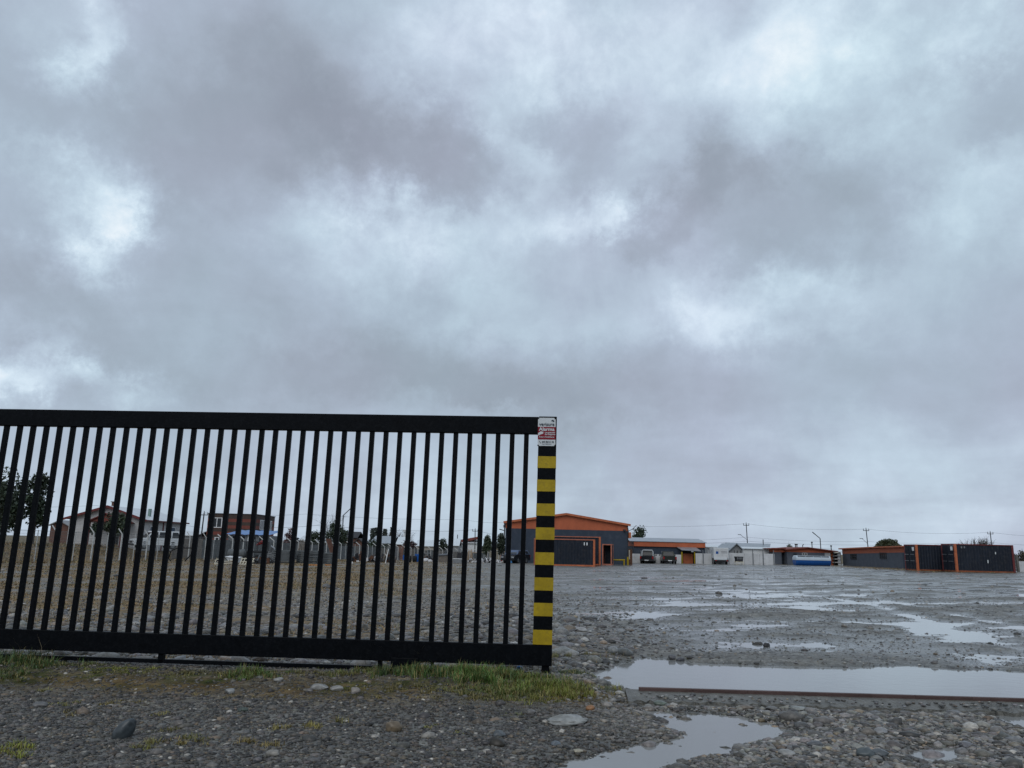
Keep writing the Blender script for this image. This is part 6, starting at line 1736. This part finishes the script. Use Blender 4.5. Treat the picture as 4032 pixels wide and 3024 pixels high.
CL = [  # px, py, radius m, depth m, blades, height, colour
    (40, 2640, .42, .16, 900, .20, (.035, .065, .022)), (120, 2660, .30, .12, 500, .12, (.03, .055, .018)), (20, 2690, .25, .10, 300, .08, (.04, .06, .015)),
    (260, 2655, .40, .12, 700, .055, (.045, .055, .018)), (420, 2675, .35, .08, 700, .03, (.07, .075, .012)), (520, 2668, .30, .05, 900, .028, (.085, .095, .010)),
    (660, 2680, .40, .08, 500, .035, (.06, .06, .02)), (800, 2685, .35, .08, 350, .05, (.07, .06, .025)),
    (975, 2688, .20, .10, 420, .12, (.055, .085, .025)), (1050, 2690, .20, .08, 260, .07, (.04, .065, .02)), (1180, 2690, .35, .08, 300, .06, (.075, .065, .03)),
    (1330, 2690, .25, .08, 350, .07, (.06, .07, .025)), (1300, 2660, .2, .06, 200, .06, (.05, .06, .02)),
    (1480, 2680, .28, .12, 450, .09, (.06, .075, .025)), (1600, 2690, .24, .12, 650, .14, (.03, .055, .018)), (1700, 2690, .25, .12, 650, .13, (.032, .06, .02)),
    (1820, 2690, .28, .12, 700, .12, (.05, .08, .025)), (1890, 2700, .30, .16, 1100, .16, (.052, .098, .028)), (1980, 2705, .25, .16, 700, .12, (.045, .075, .022)),
    (2080, 2720, .35, .16, 1100, .11, (.062, .092, .022)), (2170, 2735, .30, .16, 1100, .11, (.085, .10, .022)), (2240, 2748, .28, .12, 800, .09, (.10, .105, .025)),
    (2300, 2755, .22, .08, 300, .05, (.11, .085, .035)), (2230, 2672, .26, .08, 600, .07, (.03, .05, .025)), (2310, 2672, .2, .06, 350, .045, (.03, .05, .025)), (2000, 2755, .45, .1, 600, .06, (.05, .055, .018)),
    (1950, 2742, .30, .10, 500, .07, (.05, .07, .02)), (2060, 2752, .30, .10, 600, .07, (.07, .085, .022)), (2150, 2768, .30, .08, 500, .06, (.09, .09, .025)), (1870, 2735, .3, .1, 450, .06, (.05, .06, .02)), (1700, 2735, .4, .1, 350, .05, (.06, .06, .025)), (1800, 2760, .5, .10, 500, .045, (.075, .06, .025)), (1500, 2740, .6, .1, 450, .04, (.075, .06, .028)), (2190, 2600, .18, .08, 250, .08, (.075, .075, .03)), (2330, 2590, .25, .1, 200, .05, (.07, .07, .03)),
    (50, 2985, .14, .10, 260, .07, (.11, .115, .02)), (10, 2960, .1, .08, 150, .06, (.09, .10, .02)), (225, 2788, .09, .05, 110, .05, (.10, .10, .025)), (150, 2735, .06, .04, 60, .05, (.11, .10, .04)),
    (770, 2930, .12, .06, 110, .05, (.085, .085, .03)), (740, 2950, .15, .06, 90, .05, (.10, .07, .03)), (545, 2965, .10, .05, 80, .05, (.09, .09, .03)), (590, 2945, .05, .03, 50, .06, (.10, .09, .04)),
    (970, 2945, .07, .04, 60, .06, (.12, .085, .04)), (1070, 2960, .08, .05, 90, .05, (.10, .075, .035)), (1080, 2890, .08, .04, 60, .06, (.11, .09, .03)), (1235, 2880, .1, .05, 110, .06, (.12, .10, .03)), (1345, 2860, .05, .03, 30, .08, (.09, .08, .03)),
    (640, 2900, .1, .05, 50, .05, (.09, .08, .03)), (620, 2830, .10, .04, 60, .06, (.09, .08, .03)), (290, 2835, .14, .05, 60, .04, (.09, .07, .03)), (500, 2790, .3, .05, 160, .04, (.085, .065, .03)), (1000, 2760, .5, .08, 260, .035, (.085, .06, .03)), (1750, 2870, .15, .08, 60, .04, (.08, .08, .02)), (1850, 2900, .1, .06, 30, .05, (.09, .09, .03)), (2010, 2825, .12, .06, 60, .05, (.075, .085, .02))]
cx, cy, hh2, cc = [], [], [], []
for a, b, r1, r2, n, h0, c in CL:
    p = gp(a, b); n = int(n * 1.9); h0 *= .78
    nt_ = max(2, int(n / 28)); tx, ty = rng.normal(0, r1 * .55, nt_), rng.normal(0, r2 * .95, nt_); th_ = rng.uniform(.4, 1.25, nt_); ti = rng.integers(0, nt_, n)
    cx.append(p.x + tx[ti] + rng.normal(0, .022, n)); cy.append(p.y + ty[ti] + rng.normal(0, .018, n)); hh2.append(h0 * th_[ti] * rng.uniform(.4, 1.2, n))
    q = np.array(c)[None] * (rng.uniform(.55, 1.5, nt_)[ti] * rng.uniform(.7, 1.3, n))[:, None]; dry = rng.random(n) < .30; q[dry] = np.array([.14, .11, .05]) * rng.uniform(.6, 1.3, (dry.sum(), 1)); cc.append(q)
cx, cy, hh2, cc = map(np.concatenate, (cx, cy, hh2, cc))
k_ = height(cx, cy) > -.002
cx, cy, hh2, cc = cx[k_], cy[k_], hh2[k_], cc[k_]
blades('grass', cx, cy, hh2, rng.uniform(.1, 1.1, len(cx)), rng.uniform(.004, .008, len(cx)), cc * np.array([1.55, 1.62, 1.2]))
# long dry stalks leaning against the gate
cx, cy, h3 = [], [], []
for a, b, n, h0 in ((1480, 2650, 8, .40), (1560, 2655, 10, .45), (1640, 2660, 10, .45), (1720, 2660, 12, .42), (1800, 2660, 8, .38), (1960, 2665, 30, .26), (2040, 2668, 40, .24), (2150, 2670, 26, .26), (1900, 2665, 14, .28), (160, 2650, 12, .35), (80, 2640, 14, .3), (2165, 2640, 16, .2)):
    p = gp(a, b); cx.append(p.x + rng.normal(0, .10, n)); cy.append(p.y + rng.normal(0, .04, n)); h3.append(h0 * rng.uniform(.6, 1.2, n))
cx, cy, h3 = map(np.concatenate, (cx, cy, h3))
blades('dry_stalks', cx, cy, h3, rng.uniform(.3, 1.2, len(cx)), np.full(len(cx), .0045), np.array([.15, .12, .07])[None] * rng.uniform(.5, 1.3, (len(cx), 1)))
# dry grass over the left of the yard, by the fence and along the buildings on the right
xs, ys = scatter(420000, 9.2, 100, 1.7, -.72, .60)
dn = dryness(xs, ys); tall = sstep(28, 33, -xs) * sstep(35, 45, ys)
k_ = (rng.random(len(xs)) < dn ** 1.5 * sstep(.40, .56, fbm(xs * .55 + 3, ys * .45, 5, .62)) * (.7 + .3 * np.maximum(tall, sstep(.5, .7, fbm(xs * 3, ys * 3, 2))))) & (height(xs, ys) > .0)
xs, ys, tall = xs[k_], ys[k_], tall[k_]
hg = (.025 + .06 * rng.random(len(xs)) ** 2 + .0007 * ys) * (1 + 3.0 * tall * rng.random(len(xs)))
cg = np.array([.23, .155, .07])[None] * rng.uniform(.5, 1.35, (len(xs), 1)); gq = rng.random(len(xs)) < .18; cg[gq] = np.array([.13, .13, .04]) * rng.uniform(.6, 1.2, (gq.sum(), 1))
blades('dry_grass', xs, ys, hg, rng.uniform(.3, 1.6, len(xs)), .003 + .0006 * ys, cg)
# scrap of blue plastic and a dry twig
p = gp(2044, 2668); o = MB().prism([(-.03, 0), (.03, .005), (.026, .028), (0, .034), (-.028, .024)], -.01, .012).build('plastic_scrap', m_plastic, bevel=.004); o.location = (p.x, p.y, hz(p.x, p.y) + .02); o.rotation_euler = (.3, .2, .4)
tag(o, 'small scrap of bright blue plastic in the grass at the gate end', 'plastic scrap')
pts = [gp(a, b) for a, b in ((1255, 2680), (1190, 2668), (1130, 2656), (1112, 2635), (1125, 2610), (1165, 2592), (1200, 2588))]
for i, q in enumerate(pts): q.z = hz(q.x, q.y) + (.01, .02, .03, .05, .08, .09, .09)[i]; q.y = pts[0].y - .02 * i
o = MB().tube([q - pts[0] for q in pts], .006, 6).build('twig', m_wood, smooth=True); o.location = pts[0]; tag(o, 'thin dry twig curling up in front of the gate track', 'twig')
